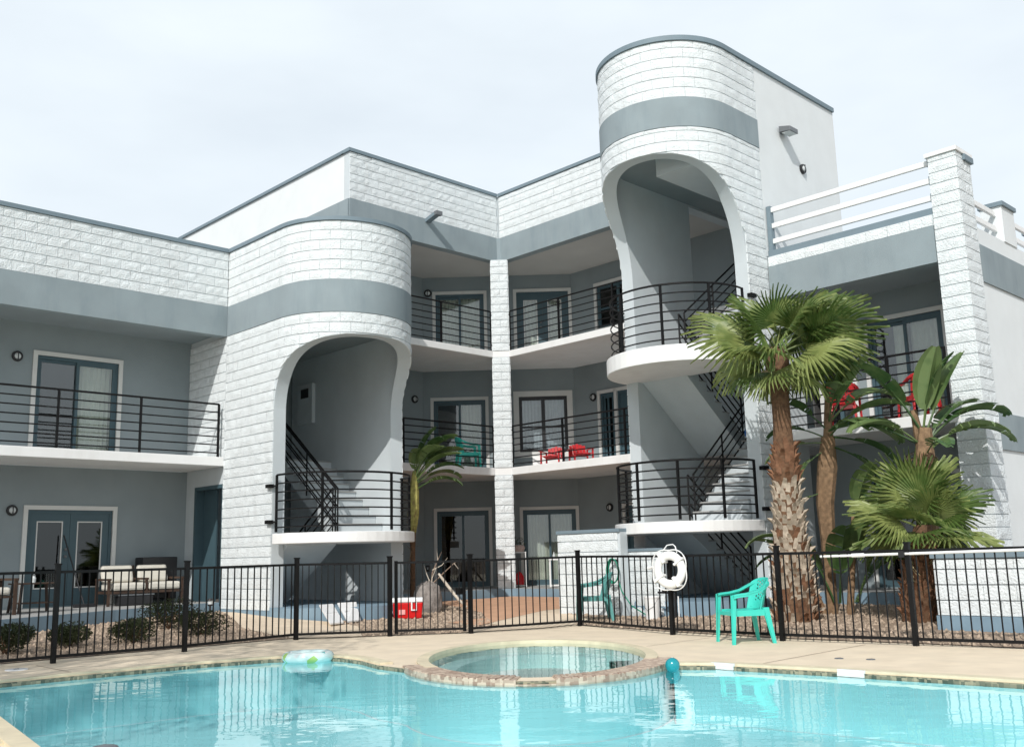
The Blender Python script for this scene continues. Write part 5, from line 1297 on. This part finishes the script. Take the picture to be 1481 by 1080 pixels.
for x0 in (-.22,.22):
    for y0 in (-.30,.30): MB().obox((x0*1.05,y0*1.05,.25),(.02,0,0),(0,.02,0),(x0*.08,y0*.08,-.25)).build('leg', DARKW, t)
MB().box(-.2,.2,-.3,.3,.16,.18).build('shelf', DARKW, t)
t = thing('jar', 'small glass jar standing on the dark side table', 'jar', 11.05, -.80, ZG+.525, 0)
MB().lathe([(.0,0),(.035,0),(.04,.08),(.025,.10),(.025,.12),(.0,.12)], 12).build('glass_body', GLOBE, t, smooth=True); MB().lathe([(.0,.12),(.028,.12),(.028,.14),(.0,.14)], 12).build('lid', GREY, t)
t = thing('push_broom', 'dark-handled broom leaning against the blue french doors', 'broom', 9.72, -1.85, ZG, 0)
MB().tube([(0,0,.05),(.22,-.66,1.42)], .014, 7).build('handle', BLACKP, t, recenter=False); MB().box(-.20,.20,-.05,.05,.0,.07).build('brush_head', BLACKP, t, bevel=.01)
t = thing('path_light', 'small black solar path light at the kerb left of the left tower', 'path light', 7.85, -.30, gz(7.85,-.3), 0)
MB().lathe([(.0,0),(.02,0),(.02,.16),(.05,.17),(.05,.20),(.0,.20)], 12).build('stake', BLACKP, t); MB().lathe([(.0,.20),(.045,.20),(.045,.27),(.0,.27)], 12).build('lens', GLOBE, t); MB().lathe([(.0,.27),(.065,.27),(.04,.31),(.0,.315)], 12).build('cap', BLACKP, t)
# ground floor terrace clutter
t = thing('open_shelf_frame', 'tall white open frame stand right of the ground floor column', 'stand', -.75, -.30, ZG, 45)
mb = MB()
for y_ in (-.17,.17):
    for x_ in (-.13,.13): mb.box(x_-.016,x_+.016,y_-.016,y_+.016,0,.86)
mb.build('frame', WHITEM, t)
MB().box(-.15,.15,-.19,.19,.86,.89).build('top_shelf', WHITEM, t); MB().box(-.15,.15,-.19,.19,.02,.05).build('bottom_shelf', WHITEM, t)
t = thing('red_bag', 'shiny red bag sitting in the bottom of the white open stand', 'bag', -.75, -.30, ZG+.05, 45)
mb = MB(); rb3 = random.Random(2); pr = [(.001,0),(.12,.01),(.135,.10),(.11,.22),(.06,.30),(.001,.34)]
for (r, z) in pr:
    for k_ in range(14): q = r*(1+rb3.uniform(-.15,.15)); mb.v.append((q*cos(2*pi*k_/14)*.8, q*sin(2*pi*k_/14), z))
for i in range(5):
    for k_ in range(14): mb.f.append((i*14+k_,i*14+(k_+1)%14,(i+1)*14+(k_+1)%14,(i+1)*14+k_))
mb.build('bag_body', mat('red_vinyl_bag', (.62,.01,.02), .3, .1, 8), t, recenter=False)
t = thing('potted_flowers', 'pale pink pot of small plants on top of the white open stand', 'flower pot', -.75, -.30, ZG+.89, 0)
MB().lathe([(.0,0),(.13,0),(.17,.10),(.13,.17),(.0,.16)], 14).build('pot', mat('pale_pink_ceramic', (.60,.46,.42), .6, .2, 18), t, smooth=True)
mb = MB(); 
for i in range(70):
    a_ = r_.uniform(0,6.28); l = r_.uniform(.04,.20); e = Vector((cos(a_)*l*.9, sin(a_)*l*.9, .16+r_.uniform(0,.22))); s_ = .02
    mb.add([e+Vector((-s_,0,0)), e+Vector((0,s_*1.4,.01)), e+Vector((s_,0,.0)), e+Vector((0,-s_,-.015))], [(0,1,2,3)])
mb.build('foliage', BUSHL, t, recenter=False, recalc=False)
t = thing('patio_table', 'white metal patio table between the white stand and the block wall', 'table', -1.25, .95, ZG, 45)
MB().box(-.25,.25,-.48,.48,.66,.69).build('table_top', WHITEM, t)
for x_ in (-.22,.22):
    for y_ in (-.45,.45): MB().box(x_-.016,x_+.016,y_-.016,y_+.016,0,.66).build('leg', WHITEM, t)
MB().box(-.23,.23,-.45,.45,.02,.05).build('shelf', WHITEM, t)
t = thing('cardboard_box', 'orange and tan cardboard box under the white patio table', 'box', -1.45, 1.20, ZG+.05, 45)
MB().box(-.17,.17,-.19,.19,0,.28).build('carton', CARD, t); MB().box(-.175,.175,-.195,.195,.28,.40).build('lid', ORANGE, t)
t = thing('grill', 'small dark kettle pot standing on the orange box', 'pot', -1.45, 1.20, ZG+.45, 45)
MB().lathe([(.0,0),(.08,0),(.12,.07),(.12,.12),(.0,.17)], 14).build('pot_body', BLACKP, t, smooth=True); MB().tube([(-.03,0,.16),(0,0,.19),(.03,0,.16)], .006, 5).build('handle', BLACKP, t)
for i, (dy, h, m_, lab) in enumerate([(-.34,.17,GLOBE,'clear bottle at the left end of the white patio table'), (-.20,.20,BLACKP,'dark tall bottle on the white patio table'), (-.05,.12,WHITEP,'short white jar in the middle of the white patio table')]):
    q = (-1.25+dy*-SQ*0-.0, .95); t = thing('bottle', lab, 'bottle', -1.25-dy*SQ, .95+dy*SQ, ZG+.69, 0)
    MB().lathe([(.0,0),(.035,0),(.038,h*.6),(.014,h*.75),(.014,h),(.0,h)], 12).build('bottle_body', m_, t, smooth=True); MB().lathe([(.0,h),(.017,h),(.017,h+.02),(.0,h+.02)], 8).build('cap', BLACKP, t)
t = thing('potted_plant', 'dark leafy plant in a small pot at the right end of the white patio table', 'plant', -1.25-.36*SQ, .95+.36*SQ, ZG+.69, 0)
MB().lathe([(.0,0),(.05,0),(.07,.10),(.0,.10)], 12).build('pot', TERRA, t)
mb = MB()
for i in range(90):
    a_ = r_.uniform(0,6.28); l = r_.uniform(.02,.18); e = Vector((cos(a_)*l, sin(a_)*l, .12+r_.uniform(0,.16))); s_ = .025
    mb.add([e+Vector((-s_,0,0)), e+Vector((0,s_,.012)), e+Vector((s_,0,.0)), e+Vector((0,-s_,-.01))], [(0,1,2,3)])
mb.build('foliage', BUSHL, t, recenter=False, recalc=False)
# poolside bits
for lab, (a_, b_) in [('white depth marker tile on the pool edge just right of the teal ball', (8.36,12.06)), ('white depth marker tile on the pool edge below the right fence post', (8.22,13.45))]:
    t = thing('depth_marker', lab, 'marker tile', a_, b_, 0, 0)
    MB().box(-.01,.030,-.14,.14,.0,.034).build('tile', TILE, t, bevel=.004); MB().box(.018,.032,-.14,.14,-.032,.0).build('tile', TILE, t)
t = thing('skimmer_lid', 'flat pale round skimmer lid in the deck at the far left', 'lid', 13.25, 5.25, .002, 0)
MB().lathe([(.0,0),(.13,0),(.125,.012),(.0,.012)], 24).build('lid_disc', WHITEP, t); MB().box(-.03,.03,-.006,.006,.012,.016).build('finger_hole', BLACKP, t)
t = thing('drain_grate', 'pale slotted drain grate in the deck at the bottom left corner', 'grate', 15.12, 9.95, .002, -9)
MB().box(-.13,.13,-.75,.75,0,.012).build('grate_frame', DECKE, t)
for k_ in range(17): MB().box(-.10,.10,-.70+.085*k_,-.655+.085*k_,.012,.026).build('slat', TILE, t)
t = thing('pool_hand_rail', 'rounded grey cap of a pool ladder post at the bottom edge', 'ladder post', 14.75, 11.55, -.42, 0)
MB().lathe([(.0,0),(.15,.0),(.15,.30),(.13,.40),(.08,.455),(.0,.47)], 20).build('post_cap', GREY, t, smooth=True)
for lab, (a_, b_) in [('small dark deck drain, the left one of the pair near the right fence', (7.10,12.72)), ('small dark deck drain, the right one of the pair near the right fence', (7.02,13.05))]:
    t = thing('deck_drain', lab, 'drain', a_, b_, .002, 0)
    MB().lathe([(.0,0),(.05,0),(.045,.008),(.0,.008)], 16).build('ring', GREY, t); MB().box(-.03,.03,-.004,.004,.008,.011).build('slot', BLACKP, t)

# ================================================================ blocks: the 300 that show largest are single, the rest one part
ALLB.sort(key=lambda x: -x[0])
for s_, m_ in ALLB[:300]: m_.build('block', BLOCK, BLD, recalc=False)
big = MB()
for s_, m_ in ALLB[300:]: big.add(m_.v, m_.f)
big.build('blockwork', BLOCK, BLD, recenter=False, recalc=False, kind='stuff')
